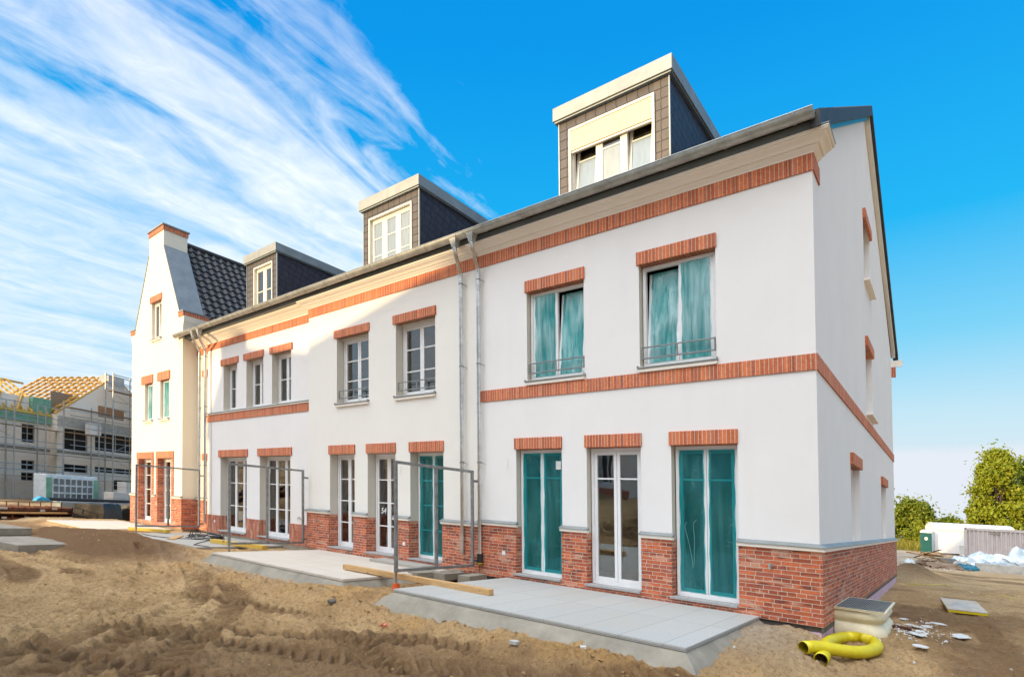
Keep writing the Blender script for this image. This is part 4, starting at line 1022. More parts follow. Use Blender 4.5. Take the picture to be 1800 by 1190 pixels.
def lay(name,label,cat,poly,th,x,y,rot,mat,group=None,dz=.02,tiltx=0,tilty=0,bev=0):
    Mx=Matrix.Translation((x,y,gz(x,y)+dz))@Matrix.Rotation(R(rot),4,'Z')@Matrix.Rotation(R(tiltx),4,'X')@Matrix.Rotation(R(tilty),4,'Y')
    o=MB().prism(poly,'z',0,th,Mx).build(name,M[mat],bev=bev); return tag(o,label,cat,group)
t=thing('insulation_board','grey faced board with a yellow foam edge lying alone on the sand','board',(1.6,7.1,-.25))
Mx=Matrix.Translation((1.62,7.15,gz(1.6,7.1)+.07))@Matrix.Rotation(R(2),4,'X')@Matrix.Rotation(R(5),4,'Z')
MB().box(-.33,.33,-.86,.86,0,.05,Mx).build('foam_core',M['yellow'],t); MB().box(-.335,.335,-.865,.865,.0505,.065,Mx).build('facing',M['facing'],t); MB().box(-.33,.33,-.86,.86,-.02,-.001,Mx).build('underside',M['rust'],t)
MB().prism([(-.2,-.6),(.1,-.5),(.22,0),(.05,.45),(-.18,.2)],'z',.0655,.067,Mx).build('stain',M['concrete2'],t)
r=random.Random(12)
sp=[(.98,2.9,.17,'largest white scrap in the litter beyond the light well'),(1.22,4.0,.16,'white scrap lying towards the grey faced board'),(1.52,2.75,.20,'long white scrap nearest the right-hand edge of the litter'),(1.02,1.6,.15,'crumpled white scrap in front of the litter'),(1.10,.62,.13,'white scrap lying nearest the camera'),(.83,1.72,.09,'small white scrap beside the crumpled one'),(.78,2.55,.12,'white scrap touching the brown slab by the light well'),(.86,3.3,.12,'white scrap behind the largest one'),(1.08,3.35,.10,'small white scrap between the two farther ones'),(.72,3.9,.09,'tiny white scrap far behind the light well'),(1.02,2.2,.09,'small white scrap in the middle of the litter'),(.66,2.95,.08,'tiny white scrap close behind the light well')]
for x,y,s,lab in sp:
    s*=.72; n=13; poly=[(s*(.55+.6*r.random())*math.cos(2*math.pi*i/n)*1.2,s*(.5+.6*r.random())*math.sin(2*math.pi*i/n)*.8*1.7) for i in range(n)]
    lay('plaster_scrap',lab,'scrap',poly,.012,x,y,r.uniform(-40,40),'whitecard','white scraps littering the sand',.022,r.uniform(-6,6),r.uniform(-6,6))
lay('stone_slab','flat brown slab half buried against the light well','slab',[(-.16,-.14),(.15,-.17),(.19,.12),(-.08,.19)],.05,.74,2.05,20,'rust',None,.0,-3,5)
for k,(pts,lab) in enumerate((([(.35,12.6),(.62,12.9),(.9,13.3),(1.25,14.2),(1.35,14.1)],'yellow strap lying in the sand near the house wall'),([(1.45,13.7),(1.62,13.3),(1.85,12.7),(1.9,12.2)],'yellow strap lying beyond the board'),([(2.1,11.7),(2.35,11.3),(2.5,11.4),(2.78,11.0)],'yellow strap lying at the right by a low heap'))):
    o=MB(); pp=[Vector((x,y,gz(x,y)-.004)) for x,y in pts]; pp=crom([tuple(p) for p in pp],6)
    for p,q in zip(pp,pp[1:]):
        s_=(q-p).cross(Vector((0,0,1))).normalized()*.03
        z=Vector((0,0,.012)); o.face([p-s_,p+s_,q+s_,q-s_]); o.face([p-s_+z,q-s_+z,q+s_+z,p+s_+z]); o.face([p-s_,q-s_,q-s_+z,p-s_+z]); o.face([p+s_,p+s_+z,q+s_+z,q+s_])
    tag(o.build('yellow_strap',M['yellow']),lab,'strap','yellow straps on the sand')
# bits in the foreground sand
lay('stone','whitish stone on the bank before the granite terrace','stone',[(-.05,-.035),(.04,-.045),(.06,.02),(0,.05),(-.06,.02)],.04,-2.55,-3.75,15,'concrete2',None,.01)
lay('stone','small chalky stone on the bank nearer the brick corner','stone',[(-.03,-.03),(.03,-.03),(.04,.02),(-.03,.03)],.03,-1.75,-3.55,40,'whitecard',None,.01)
lay('brick_shard','broken red brick shard in the sand','brick shard',[(-.07,-.03),(.05,-.05),(.08,.02),(-.03,.05)],.03,-4.75,-3.85,30,'soldier',None,.0,10,0)
lay('soil_lump','dark lump of soil lying alone on the sand','lump',[(-.06,-.05),(.05,-.06),(.08,.02),(.0,.07),(-.07,.03)],.06,-6.15,-3.75,0,'tar',None,.0,5,5,.015)

# ================================================================== LEFT BACKGROUND
# concrete slabs at the left edge
Mx=Matrix.Translation((-18.6,-5.55,-.28))@Matrix.Rotation(R(8),4,'Z')
tag(MB().box(-4,2.75,-.55,.65,0,.20,Mx).build('concrete_slab',M['concrete'],bev=.01),'lower and longer of two precast slabs stacked at the left edge','concrete slab')
Mx=Matrix.Translation((-20.6,-5.75,-.07))@Matrix.Rotation(R(8),4,'Z')
tag(MB().box(-3,2.0,-.5,.6,.004,.20,Mx).build('concrete_slab',M['concrete'],bev=.01),'upper and shorter of two precast slabs stacked at the left edge','concrete slab')
# stack of rusty formwork panels
t=thing('formwork_stack','stack of rusty steel formwork panels with one pale plank along its front','formwork stack',(-33,-3.2,-.25))
Mx=Matrix(((-.32,-.95,0,-28.2),(.95,-.32,0,-8.0),(0,0,1,-.25),(0,0,0,1)))@Matrix.Scale(.78,4,(0,0,1))
m=MB()
for k,z in enumerate((.0,.30,.52)):
    m.box(0,7.5-.1*k,0,2,z,z+.035,Mx); m.box(0,7.5-.1*k,-.02,.05,z+.05,z+.16,Mx)
    for i in range(16): m.box(.2+i*.47,.26+i*.47,0,1.9,z+.036,z+(.29 if k==0 else .21),Mx)
m.build('panel_rack',M['rust'],t)
MB().box(.1,7.0,-.12,-.03,.37,.47,Mx).build('plank',M['timber'],t)
m=MB()
for i in range(17): m.tube([(.1+i*.42,.02,.76),(.1+i*.42,.02,1.02)],.018,6,Mx)
m.tube([(.05,.02,1.02),(6.9,.02,1.02)],.018,6,Mx); m.build('top_rail',M['rust'],t)
m=MB(); r=random.Random(5)
for i in range(10): x=r.uniform(.3,6.8); z=r.choice((.08,.37+.12,.60)); m.box(x,x+.16,-.09,-.021,z,z+.12,Mx)
m.build('clamps',M['concrete2'],t)
for i,(x,y,lab) in enumerate(((-29.6,-.35,'black wrapped pallet standing left of the other, by the cream house'),(-30.5,1.0,'black wrapped pallet nearer the brick corner of the cream house'))):
    m=MB(); n=10; Mx=Matrix.Translation((x,y,-.25))@Matrix.Rotation(R(38),4,'Z'); r=random.Random(i)
    rg=[]
    for z,s in ((0,1),(.15,1.02),(.5,.99),(.78,.97),(.84,.85)):
        ring=[]
        for k in range(24):
            a=2*math.pi*k/24; q=max(abs(math.cos(a)),abs(math.sin(a))); ring.append((.68*math.cos(a)/q*s+.03*r.uniform(-1,1),.58*math.sin(a)/q*s+.03*r.uniform(-1,1),z+.03*r.random()))
        rg.append(ring)
    for A,B in zip(rg,rg[1:]):
        for k in range(24): m.face([A[k],A[(k+1)%24],B[(k+1)%24],B[k]],Mx)
    m.face(rg[-1],Mx); tag(m.build('wrapped_pallet',M['blackfoil'],smooth=40),lab,'pallet','black wrapped pallets')
Mx=Matrix.Translation((-33.0,1.0,-.3))@Matrix.Rotation(R(98),4,'Z')
tag(MB().box(-2.2,3.0,-.4,.4,0,.84,Mx).build('concrete_wall_panel',M['zinc_dark'],bev=.02),'long low grey precast panel behind the black pallets','wall panel')
Mx=Matrix.Translation((-33.0,1.0,.54))@Matrix.Rotation(R(98),4,'Z')
tag(MB().tube([(-2.6,0,.10),(0,.05,.10),(3.0,0,.10)],.085,10,Mx).build('black_pipe',M['black'],smooth=50),'black plastic pipe lying along the low grey panel','pipe')
o=MB(); o.prism([(-.5,0),(.5,0),(.3,.22),(-.1,.35),(-.35,.2)],'y',-.3,.3,Matrix.Translation((-31.0,-2.1,.57))@Matrix.Rotation(R(100),4,'Z')@Matrix.Scale(.62,4)); tag(o.build('tarpaulin',M['blue'],bev=.03),'small bright blue tarpaulin bundle on top of the rusty stack','tarpaulin')
# wrapped pallet of window units
t=thing('wrapped_stack','large foil wrapped stack of window units with green side boards','wrapped stack',(-61.5,5,-.3))
Mx=Matrix.Translation((-60.3,4.0,-.32))@Matrix.Rotation(R(121),4,'Z')@Matrix.Scale(1,4)
m=MB().box(.35,5.6,-.02,1.2,0,2.5,Mx); m.build('wrapping',M['plastic_white'],t,bev=.06)
m=MB()
for i in range(7):
    for k in range(3): m.box(1.05+i*.58,1.50+i*.58,-.05,-.021,.3+k*.66,.80+k*.66,Mx)
m.build('window_unit',M['pane_far'],t)
m=MB()
for i in range(8): m.box(.96+i*.58,1.02+i*.58,-.09,-.052,.05,2.3,Mx)
for k in range(4): m.box(.96,5.1,-.088,-.051,.18+k*.66,.24+k*.66,Mx)
m.build('frame_bars',M['plastic_white'],t)
for x in (.40,5.12): MB().box(x,x+.5,-.06,-.022,.1,2.2,Mx).build('side_board',M['greenfoil'],t)
for i,(px_,py_,w_,h_,lab) in enumerate(((-66.3,9.4,2.0,1.6,'pale concrete block pile right of the foil wrapped stack'),(-61.2,10.2,1.9,1.15,'pale concrete block pile beside the cream house'),(-63.2,11.8,1.7,2.2,'tall pale block pile farthest back beside the cream house'))):
    t=thing('block_pile',lab,'block pile',(px_,py_,-.3),'pale block piles'); Mx=Matrix.Translation((px_,py_,-.3))@Matrix.Rotation(R(121),4,'Z')
    n=int(h_/.5)
    for k in range(n): MB().box(-w_/2,w_/2-.06*k,0,1.0,k*h_/n+.004,(k+1)*h_/n-.01,Mx).build('block_layer',M['block'],t,bev=.02)
for i,(t_,lab) in enumerate(((-1.6,'dark tarpaulin heap at the foot of the scaffolded building'),)):
    pass
# ---------------- building under construction
A_=Vector((-.408,.912,0)).normalized(); Nn=Vector((.912,.408,0)).normalized()
MU=Matrix(((A_.x,-Nn.x,0,-65.4),(A_.y,-Nn.y,0,2.1),(0,0,1,0),(0,0,0,1)))
U=thing('unfinished_building','grey unfinished block building with open timber roof behind scaffolding','building',(-65.4,2.1,-.4))
hl=[(1.8,2.95,5.05,6.75),(1.8,2.95,2.5,3.4),(1.8,2.95,1.5,2.25),(-2.6,-1.2,5.05,6.75),(-2.6,-1.2,1.5,3.4),(-7,-5.6,5.05,6.75),(-7,-5.6,1.5,3.4)]
hr=[(4.85,7.35,4.75,6.85),(8.1,12.85,5.0,6.9),(4.85,7.35,2.55,3.35),(8.1,12.85,2.75,3.35),(10.2,12.7,1.0,2.1),(14.2,16,5,6.9),(8.4,11.6,8.55,9.7)]
w=MB(); wall(w,-14,4.3,-.4,6.95,hl,lambda a,z,d:(a,d,z),.3,None,MU); w.face([(-14,0,-.4),(-14,10,-.4),(-14,10,7),(-14,0,7)],MU); w.build('left_wall',M['greywall'],U)
gt=lambda a: 8.15+(a-4.3)*.80 if a<10.4 else 13.03-(a-10.4)*.80
w=MB(); wall(w,4.3,16.5,-.4,gt,hr,lambda a,z,d:(a,d-.9,z),.3,None,MU,extra=(10.4,)); w.face([(4.3,-.9,-.4),(4.3,0,-.4),(4.3,0,8.1),(4.3,-.9,8.1)],MU); w.build('gable_wall',M['greywall'],U)
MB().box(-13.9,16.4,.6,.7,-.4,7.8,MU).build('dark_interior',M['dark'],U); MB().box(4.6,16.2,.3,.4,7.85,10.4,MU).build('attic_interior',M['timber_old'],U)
for z in (4.35,):
    MB().box(-14,4.29,-.06,-.002,z,z+.28,MU).box(4.3,16.5,-.96,-.902,z,z+.28,MU).build('floor_edge',M['concrete'],U)
MB().box(4.3,16.5,-1.0,-.903,7.05,7.95,MU).build('parapet_beam',M['concrete2'],U)
for (u,v,lo,hi) in hl+hr[:6]:
    dy=0 if u<4.3 else -.9
    f=MB().frame(u,v,lo,hi,dy+.12,dy+.2,.06,MU)
    n=2 if v-u<3 else 4
    for k in range(1,n): x=u+(v-u)*k/n; f.box(x-.035,x+.035,dy+.125,dy+.195,lo+.061,hi-.061,MU)
    f.box(u+.061,v-.061,dy+.13,dy+.19,(lo+hi)/2-.03,(lo+hi)/2+.03,MU); f.build('window_frame',M['steelscaf'],U)
MB().box(-14,4.25,-.25,-.004,6.96,7.95,MU).build('membrane',M['greenfoil'],U); MB().box(2.6,4.25,-.2,.3,7.955,9.4,MU).build('membrane_corner',M['greenfoil'],U)
MB().box(-14,2.55,.2,.4,7.95,9.3,MU).build('knee_wall',M['greywall'],U)
MB().box(-14,4.2,-.36,-.26,7.75,7.95,MU).build('eaves_beam',M['timber_y'],U)
for i in range(26):
    x=-13.6+i*.70
    MB().bar((x,-.3,7.98),(x,5.2,11.4),.09,.22,MU).bar((x,5.2,11.4),(x,10.4,8.0),.09,.22,MU).build('rafter',M['rafter'],U)
MB().bar((-14,5.2,11.3),(5.5,5.2,11.3),.1,.2,MU).bar((-14,2.4,9.52),(5.5,2.4,9.52),.1,.16,MU).build('ridge_beam',M['rafter'],U)
for x in (-3.6,-.4,1.4): MB().bar((x,-.05,7.96),(x+.5,.1,9.4),.12,.2,MU).build('strut',M['rafter'],U)
for i in range(11):
    y=-.8+i*1.0
    MB().bar((4.1,y,8.1),(10.4,y,13.15),.09,.2,MU).bar((10.4,y,13.15),(16.7,y,8.1),.09,.2,MU).build('gable_rafter',M['rafter'],U)
m=MB()
for i in range(9):
    f0=.05+i*.105; m.box(4.1+6.3*f0-.04,4.1+6.3*f0+.04,-.9,9.5,8.25+5.05*f0,8.30+5.05*f0,MU)
m.build('roof_battens',M['rafter'],U)
MB().box(9.5,11.3,-.95,.3,12.0,13.1,MU).build('gable_block',M['block'],U)
# ---------------- scaffold
Sc=thing('scaffold','tubular steel scaffold standing along the unfinished building','scaffold',(-64,2.7,-.4))
xs_l=[-11,-8.3,-5.6,-2.7,.1,2.75,4.4]; xs_r=[4.4,7.3,8.8,11.6,14.4]
def pole(x,y,z1): MB().tube([(x,y,-.4),(x,y,z1)],.06,6,MU).build('standard',M['steelscaf'],Sc)
for x in xs_l: pole(x,-1.6,8.6 if x<4 else 9.4); pole(x,-.6,8.6)
for x in xs_r[1:]: pole(x,-2.4,13.2 if x>8 else 8.0); pole(x,-1.4,13.2 if x>8 else 9.2)
for lv_ in (1.9,4.1,6.4):
    MB().box(-12,4.4,-1.58,-.65,lv_-.05,lv_,MU).build('deck',M['timber_old'],Sc); MB().box(4.5,15,-2.35,-1.45,lv_-.05,lv_,MU).build('deck',M['timber_old'],Sc)
for x0_,x1_,y,lv_ in [(-12,4.4,-1.62,(2.45,2.95,4.65,5.15,6.95,7.45,8.5)),(4.4,15,-2.42,(2.45,2.95,4.65,5.15,6.95,7.45,8.0,8.5)),(8.7,15,-2.42,(9.4,10.2,11.5,12.2,13.0)),(8.7,15,-1.42,(11.5,12.2,13.0))]:
    for z in lv_: MB().tube([(x0_,y,z),(x1_,y,z)],.04,6,MU).build('ledger',M['steelscaf'],Sc)
MB().box(8.7,15,-2.38,-1.45,11.3,11.36,MU).box(4.4,15,-2.38,-1.45,8.75,8.81,MU).build('deck',M['timber_old'],Sc)
for a,b in (((-8.3,2),(-2.7,6.4)),((-2.7,6.4),(2.75,4.1)),((.1,0),(2.75,1.9)),((7.3,4.2),(11.6,6.4)),((8.8,4.1),(14.4,1.9)),((-11,0),(-5.6,4.1)),((9,11),(13,8.9))):
    y=-1.66 if a[0]<4 else -2.46; MB().tube([(a[0],y,a[1]),(b[0],y,b[1])],.022,6,MU).build('diagonal_brace',M['steelscaf'],Sc)
MB().box(6.5,7.6,-2.3,-1.6,6.45,7.6,MU).build('site_box',M['whitecard'],Sc)

# ================================================================== RIGHT BACKGROUND
def ghalf(x,y): return float(ground_u(np.array([x]),np.array([y]),False)[0])
rt=Vector((.787,.617,0)); fw_=Vector((-.617,.787,0))
def frameM(x,y,z,e):
    n=Vector((-e.y,e.x,0)); return Matrix(((e.x,n.x,0,x),(e.y,n.y,0,y),(0,0,1,z),(0,0,0,1)))
# portable toilet
t=thing('portable_toilet','dark green portable toilet cabin with a round white emblem','toilet cabin',(-.5,59.7,-.65))
Mx=frameM(-.92,57.0,-.68,Vector((1,.1,0)).normalized())
Mx=Mx@Matrix.Scale(.82,4,(1,0,0))@Matrix.Scale(.6,4,(0,1,0)); m=MB().box(0,1.05,0,1.1,.1,1.95,Mx); m.build('cabin',M['green'],t,bev=.04)
MB().box(.12,.93,-.03,-.001,.14,1.85,Mx).build('door',M['green'],t,bev=.01)
MB().prism([(-.03,1.96),(1.08,1.96),(1.02,2.12),(.8,2.26),(.25,2.26),(.03,2.12)],'y',-.06,1.14,Mx).build('roof',M['pvc'],t,bev=.03)
MB().prism([(.52+.16*math.cos(2*math.pi*i/16),1.42+.16*math.sin(2*math.pi*i/16)) for i in range(16)],'y',-.045,-.031,Mx).build('emblem',M['pvc'],t)
MB().prism([(.52+.06*math.cos(2*math.pi*i/12),1.42+.06*math.sin(2*math.pi*i/12)) for i in range(12)],'y',-.06,-.0455,Mx).build('emblem_centre',M['orange'],t)
MB().box(-.02,1.07,-.02,1.12,0,.1,Mx).build('base',M['black'],t)
# white trailer with barrel roof
e=Vector((.95,.31,0)).normalized(); t=thing('site_trailer','white site trailer with rounded barrel roof and dirty end wall','trailer',(1.5,59,-.65))
Mx=frameM(.15,58.0,-.68,e)
prof=[(0,.15),(2.4,.15)]+[(1.2+1.2*math.cos(math.pi*k/14),2.35+.62*math.sin(math.pi*k/14)) for k in range(15)]
MB().prism(prof,'x',0,6.1,Mx).build('body',M['trailer'],t,smooth=40)
rp=[(1.2+1.26*math.cos(math.pi*k/14),2.36+.66*math.sin(math.pi*k/14)) for k in range(15)]+[(1.2+1.2*math.cos(math.pi*k/14),2.36+.62*math.sin(math.pi*k/14)) for k in range(14,-1,-1)]
MB().prism(rp,'x',-.06,6.16,Mx).build('roof',M['pvc'],t,smooth=40)
MB().box(.0,6.1,-.03,-.001,2.25,2.33,Mx).build('roof_trim',M['pvc_warm'],t)
r=random.Random(8); m=MB()
for i in range(34):
    y,z=r.uniform(.2,2.2),r.uniform(.6,2.6); s=r.uniform(.02,.07); m.box(-.008,-.001,y,y+s,z,z+s*1.3,Mx)
m.build('dirt_marks',M['concrete'],t)
MB().box(.3,5.8,.3,2.1,0,.149,Mx).build('underframe',M['black'],t)
# grey container
t=thing('site_container','lilac grey corrugated steel container standing before the trailer','container',(4.4,52,-.65))
Mx=frameM(2.25,50.4,-.68,Vector((1,0,0)))
m=MB(); n=30; prevx=.16; 
def cy_(u): 
    q=(u/.28)%1; return .0 if q<.35 else .09*(q-.35)/.15 if q<.5 else .09 if q<.85 else .09*(1-(q-.85)/.15)
x=.16; st=.014
while x<5.88: m.face([(x,cy_(x),.16),(x+st,cy_(x+st),.16),(x+st,cy_(x+st),2.40),(x,cy_(x),2.40)],Mx); x+=st
m.build('corrugated_side',M['container'],t)
MB().box(0,6.06,.11,2.4,.16,2.42,Mx).build('body',M['container'],t)
m=MB().box(0,6.06,-.03,.10,2.4,2.6,Mx).box(0,6.06,-.03,.10,0,.16,Mx); m.build('rail',M['container'],t)
for x in (0,5.9): MB().box(x,x+.16,-.035,.12,.161,2.399,Mx).build('corner_post',M['container'],t)
MB().box(.04,.12,-.045,-.036,2.45,2.55,Mx).build('corner_hole',M['black'],t)
MB().box(0,6.06,.1,2.4,2.43,2.59,Mx).build('roof',M['container'],t)
MB().box(1.6,2.2,-.03,.0,2.15,2.32,Mx).build('vent_box',M['concrete'],t); MB().box(4.6,5.3,-.03,-.005,1.05,1.2,Mx).build('lock_box',M['black'],t)
m=MB().box(-.35,-.05,-.5,-.2,0,1.1,Mx); tag(m.build('brick_stack',M['block'],bev=.03),'small reddish grey block stack at the left end of the container','block stack')
# debris heap
def lump(name,label,cat,x,y,rx,ry,h,seed,mat,group=None,rot=0,dz=0,jag=.35):
    r=random.Random(seed); m=MB(); nu,nv=26,9; z0=ghalf(x,y)-.05+dz; Mx=Matrix.Translation((x,y,z0))@Matrix.Rotation(R(rot),4,'Z')
    def pt(i,k):
        a=2*math.pi*(i%nu)/nu; v=k/nv
        q=np.array([math.cos(a)*2+seed]),np.array([math.sin(a)*2+v*3])
        d=1+jag*float(fbm(q[0],q[1],.9,3,seed)[0]); rad=math.cos(v*math.pi/2)**.6
        hh_=h*math.sin(v*math.pi/2)*(1+jag*1.2*float(fbm(q[0]*1.5,q[1]*1.5,.7,3,seed+3)[0]))
        return (rx*rad*math.cos(a)*d,ry*rad*math.sin(a)*d,hh_ if k<nv else h*.95)
    g=[[pt(i,k) for i in range(nu)] for k in range(nv+1)]
    for k in range(nv):
        for i in range(nu): m.face([g[k][i],g[k][(i+1)%nu],g[k+1][(i+1)%nu],g[k+1][i]],Mx)
    return tag(m.build(name,M[mat],smooth=35),label,cat,group)
lump('plastic_sheeting','crumpled white plastic sheeting in front of the container, left heap','plastic sheeting',2.1,34.2,1.0,.7,.75,3,'plastic_white','white sheeting heaps')
lump('plastic_sheeting','widest heap of white plastic sheeting in front of the corrugated side','plastic sheeting',3.2,35.0,1.2,.8,.95,9,'plastic_white','white sheeting heaps')
lump('plastic_sheeting','tallest white bulging sheeting heap at the right edge','plastic sheeting',4.75,35.9,.9,.8,1.35,15,'plastic_white','white sheeting heaps')
lump('plastic_sheeting','low translucent film heap just above the pale panel','plastic sheeting',3.1,34.1,1.1,.5,.55,21,'film_white','white sheeting heaps')
lump('plastic_bag','small white bag on the left end of the debris','bag',-.55,32.2,.32,.3,.42,33,'plastic_white')
lump('plastic_bag','blue plastic bag lying at the front of the debris heap','bag',2.0,32.9,.62,.35,.36,27,'plastic_blue')
lump('rubble_sack','beige dusty sack leaning on the blue bag','sack',1.85,33.3,.55,.3,.5,39,'concrete2')
lump('rubble_heap','low heap of brown rubble under the planks','rubble',.55,32.6,1.2,.8,.40,45,'timber_old',jag=.5)
r=random.Random(4)
cols=['timber','timber_old','timber','timber','rust']
names=['broken plank on top of the debris, tilted left','broken plank on the debris with a grey weathered face','pale plank across the middle of the debris','dark weathered plank low in the debris','rust brown plank at the back of the debris','pale plank sticking out towards the house','grey plank under the pale ones','short pale plank near the trailer','longest grey plank in the debris','brown stained plank on the right of the debris','pale splintered plank on the top right','dark short plank at the front of the debris','thin pale batten across the pile','thin grey batten leaning on the pile']
for i,lab in enumerate(names):
    x,y=.55+r.gauss(0,.42),32.6+r.gauss(0,.5); l=r.uniform(.8,2.2); a=R(r.uniform(-35,60)); dz=r.uniform(-.25,.45); z=ghalf(x,y)+.38+r.random()*.5
    d=Vector((math.cos(a)*l/2,math.sin(a)*l/2,dz*l/2)); p=Vector((x,y,z))
    beam('debris_plank',lab,'plank',p-d,p+d,r.uniform(.09,.24) if i<12 else .05,.035,cols[i%5],'planks in the debris heap')
clods('rubble_bits',M['timber_old'],420,lambda r:(r.gauss(.5,.75),r.gauss(32.2,.6)),.02,.13,'splintered brown bits strewn round the plank heap','rubble')
clods('rubble_crumbs',M['whitecard'],200,lambda r:(r.gauss(.3,.9),r.gauss(31.4,.7)),.015,.07,'white crumbs strewn before the plank heap','rubble')
lay('cardboard_sheet','flat beige sheet on top of the planks','sheet',[(-.5,-.35),(.45,-.4),(.5,.35),(-.45,.3)],.03,.45,32.9,30,'timber',None,.72,14,-8)
lay('asphalt_sheet','dark grey rough sheet leaning before the white sheeting','sheet',[(-.8,-.45),(.75,-.5),(.8,.45),(-.6,.5)],.06,1.45,33.4,35,'tar',None,.30,28,0)
Mx=frameM(2.5,33.0,ghalf(3.5,33.2)-.02,Vector((.995,.1,0)))
tag(MB().box(0,4.2,0,.35,0,.50,Mx).build('pale_panel',M['concrete2'],bev=.02),'long pale grey panel standing on edge before the sheeting','panel')
# ---------------- trees
def tree(name,label,cat,x,y,h,rx,ry,trunk,n,seed,mat,low=.0,size=.34,group=None,lobes=26,shape=1.0,lob=1.0):
    r=random.Random(seed); z0=ghalf(x,y)-.05; t=thing(name,label,cat,(x,y,z0),group)
    tk=MB(); top=h*.8
    pts=[(x+.15*math.sin(k*.9+seed),y+.12*math.cos(k*1.3+seed),z0+top*k/7) for k in range(8)]
    tk.tube(pts,[trunk*(1-.12*k) for k in range(8)],9)
    cl=[]
    for i in range(lobes):
        v=r.random()**.8; a=r.random()*6.283; zc=low*h+(h*(1-low))*(.08+.86*v)
        prof=math.sin(math.pi*min(1,(.12+.88*v))**shape)**.65 if v<.97 else .2
        q=math.sqrt(r.random())*.85
        c=Vector((x+rx*prof*q*math.cos(a),y+ry*prof*q*math.sin(a),z0+zc)); cl.append((c,r.uniform(.55,1.0)*min(rx,h*.3)*.46*lob))
        k=min(7,max(1,int(7*(zc/h)*.8))); tk.tube([pts[k-1],((pts[k-1][0]+c.x)/2,(pts[k-1][1]+c.y)/2,(pts[k-1][2]+c.z)/2+.1),tuple(c)],[trunk*.35,trunk*.2,trunk*.07],5)
    tk.build('trunk',M['bark'],t,smooth=60)
    V=[];Fc=[]
    for i in range(n):
        c,s=cl[int(r.random()*len(cl))] if r.random()<.93 else (cl[r.randrange(len(cl))][0],rx*.55)
        d=Vector((r.gauss(0,1),r.gauss(0,1),r.gauss(0,.8))).normalized()*s*(r.random()**.38)*r.choice((1,1,1,1.25))
        p=c+d; sz=size*r.uniform(.5,1.2)
        nn=(d.normalized()*.7+Vector((r.gauss(0,.6),r.gauss(0,.6),r.gauss(.35,.6)))).normalized()
        u=nn.orthogonal().normalized(); w_=nn.cross(u); an_=r.random()*6.28; u,w_=u*math.cos(an_)+w_*math.sin(an_),w_*math.cos(an_)-u*math.sin(an_)
        o=len(V)
        for q in (-u*sz*.62,(w_*.34-nn*.12)*sz,u*sz*.62,(-w_*.34-nn*.12)*sz): V.append(T(p+q)-WORLD[t.name])
        Fc.append([o,o+1,o+2,o+3])
    me=bpy.data.meshes.new('crown'); me.from_pydata(V,[],Fc); me.materials.append(M[mat]); ob=bpy.data.objects.new('crown',me); COL.objects.link(ob); ob.parent=t
    return t
tree('birch_tree','tall sunlit leafy tree rising behind the grey container','tree',6.3,88,13.6,3.6,3.2,.22,24000,1,'leaf',.0,.40,lobes=120,shape=.75,lob=.72)
tree('birch_tree','broad leafy tree at the right edge behind the tall one','tree',10.4,93,13.2,3.6,3.2,.22,17000,2,'leaf2',.0,.42,lobes=95,shape=.75,lob=.8)
tree('leafy_shrub','rounded green bush behind the portable toilet beside the house','bush',-3.3,95,6.8,4.6,3.4,.14,15000,3,'leaf2',.0,.46,lobes=90,shape=.55,lob=1.15)
tree('leafy_shrub','bush half hidden by the gable end of the house','bush',-7.6,97,7.0,3.6,3.2,.14,7000,4,'leaf2',.0,.46,lobes=40,shape=.55,lob=1.5)
tree('leafy_shrub','low bush between the round bush and the tall tree','bush',1.2,99,4.6,3.2,3.0,.12,6000,9,'leaf',.0,.44,lobes=40,shape=.5,lob=1.6)
tree('young_tree','young yellow green sapling standing before the rounded bush','sapling',-1.7,78,3.6,1.0,1.0,.06,2600,5,'leaf',.0,.24,lobes=16,shape=.7)
tree('young_tree','low yellow green shrub left of the sapling','sapling',-3.2,80,2.4,1.3,1.0,.05,2200,6,'leaf',.0,.24,lobes=14,shape=.6)
V=[];Fc=[];r=random.Random(77)
for i in range(7000):
    x,y=r.uniform(-12,6),r.uniform(62,92)
    z=ghalf(x,y); h=r.uniform(.35,1.15); a=r.random()*6.28; w_=.035+.03*r.random(); lx,ly=r.gauss(0,.22),r.gauss(0,.22)
    o=len(V); ca,sa=math.cos(a)*w_,math.sin(a)*w_
    for p in ((x-ca,y-sa,z),(x+ca,y+sa,z),(x+ca*.7+lx*.5,y+sa*.7+ly*.5,z+h*.6),(x+lx,y+ly,z+h),(x-ca*.7+lx*.5,y-sa*.7+ly*.5,z+h*.6)): V.append(T(p))
    Fc.append([o,o+1,o+2,o+3,o+4])
me=bpy.data.meshes.new('tall_grass'); me.from_pydata(V,[],Fc); me.materials.append(M['grass']); ob=bpy.data.objects.new('tall_grass',me); COL.objects.link(ob); tag(ob,'dry yellow green tall grass beyond the building site','grass',kind='stuff')
m=MB(); r=random.Random(2)
m.face([(-60,64,ghalf(0,64)+.03),(60,64,ghalf(0,64)+.03),(60,300,ghalf(0,300)+.03),(-60,300,ghalf(0,300)+.03)]); 
mm=basic('meadow',(.20,.19,.04),.9,0,.25,.6); tag(m.build('meadow',mm),'yellow green meadow beyond the site','meadow',kind='structure')

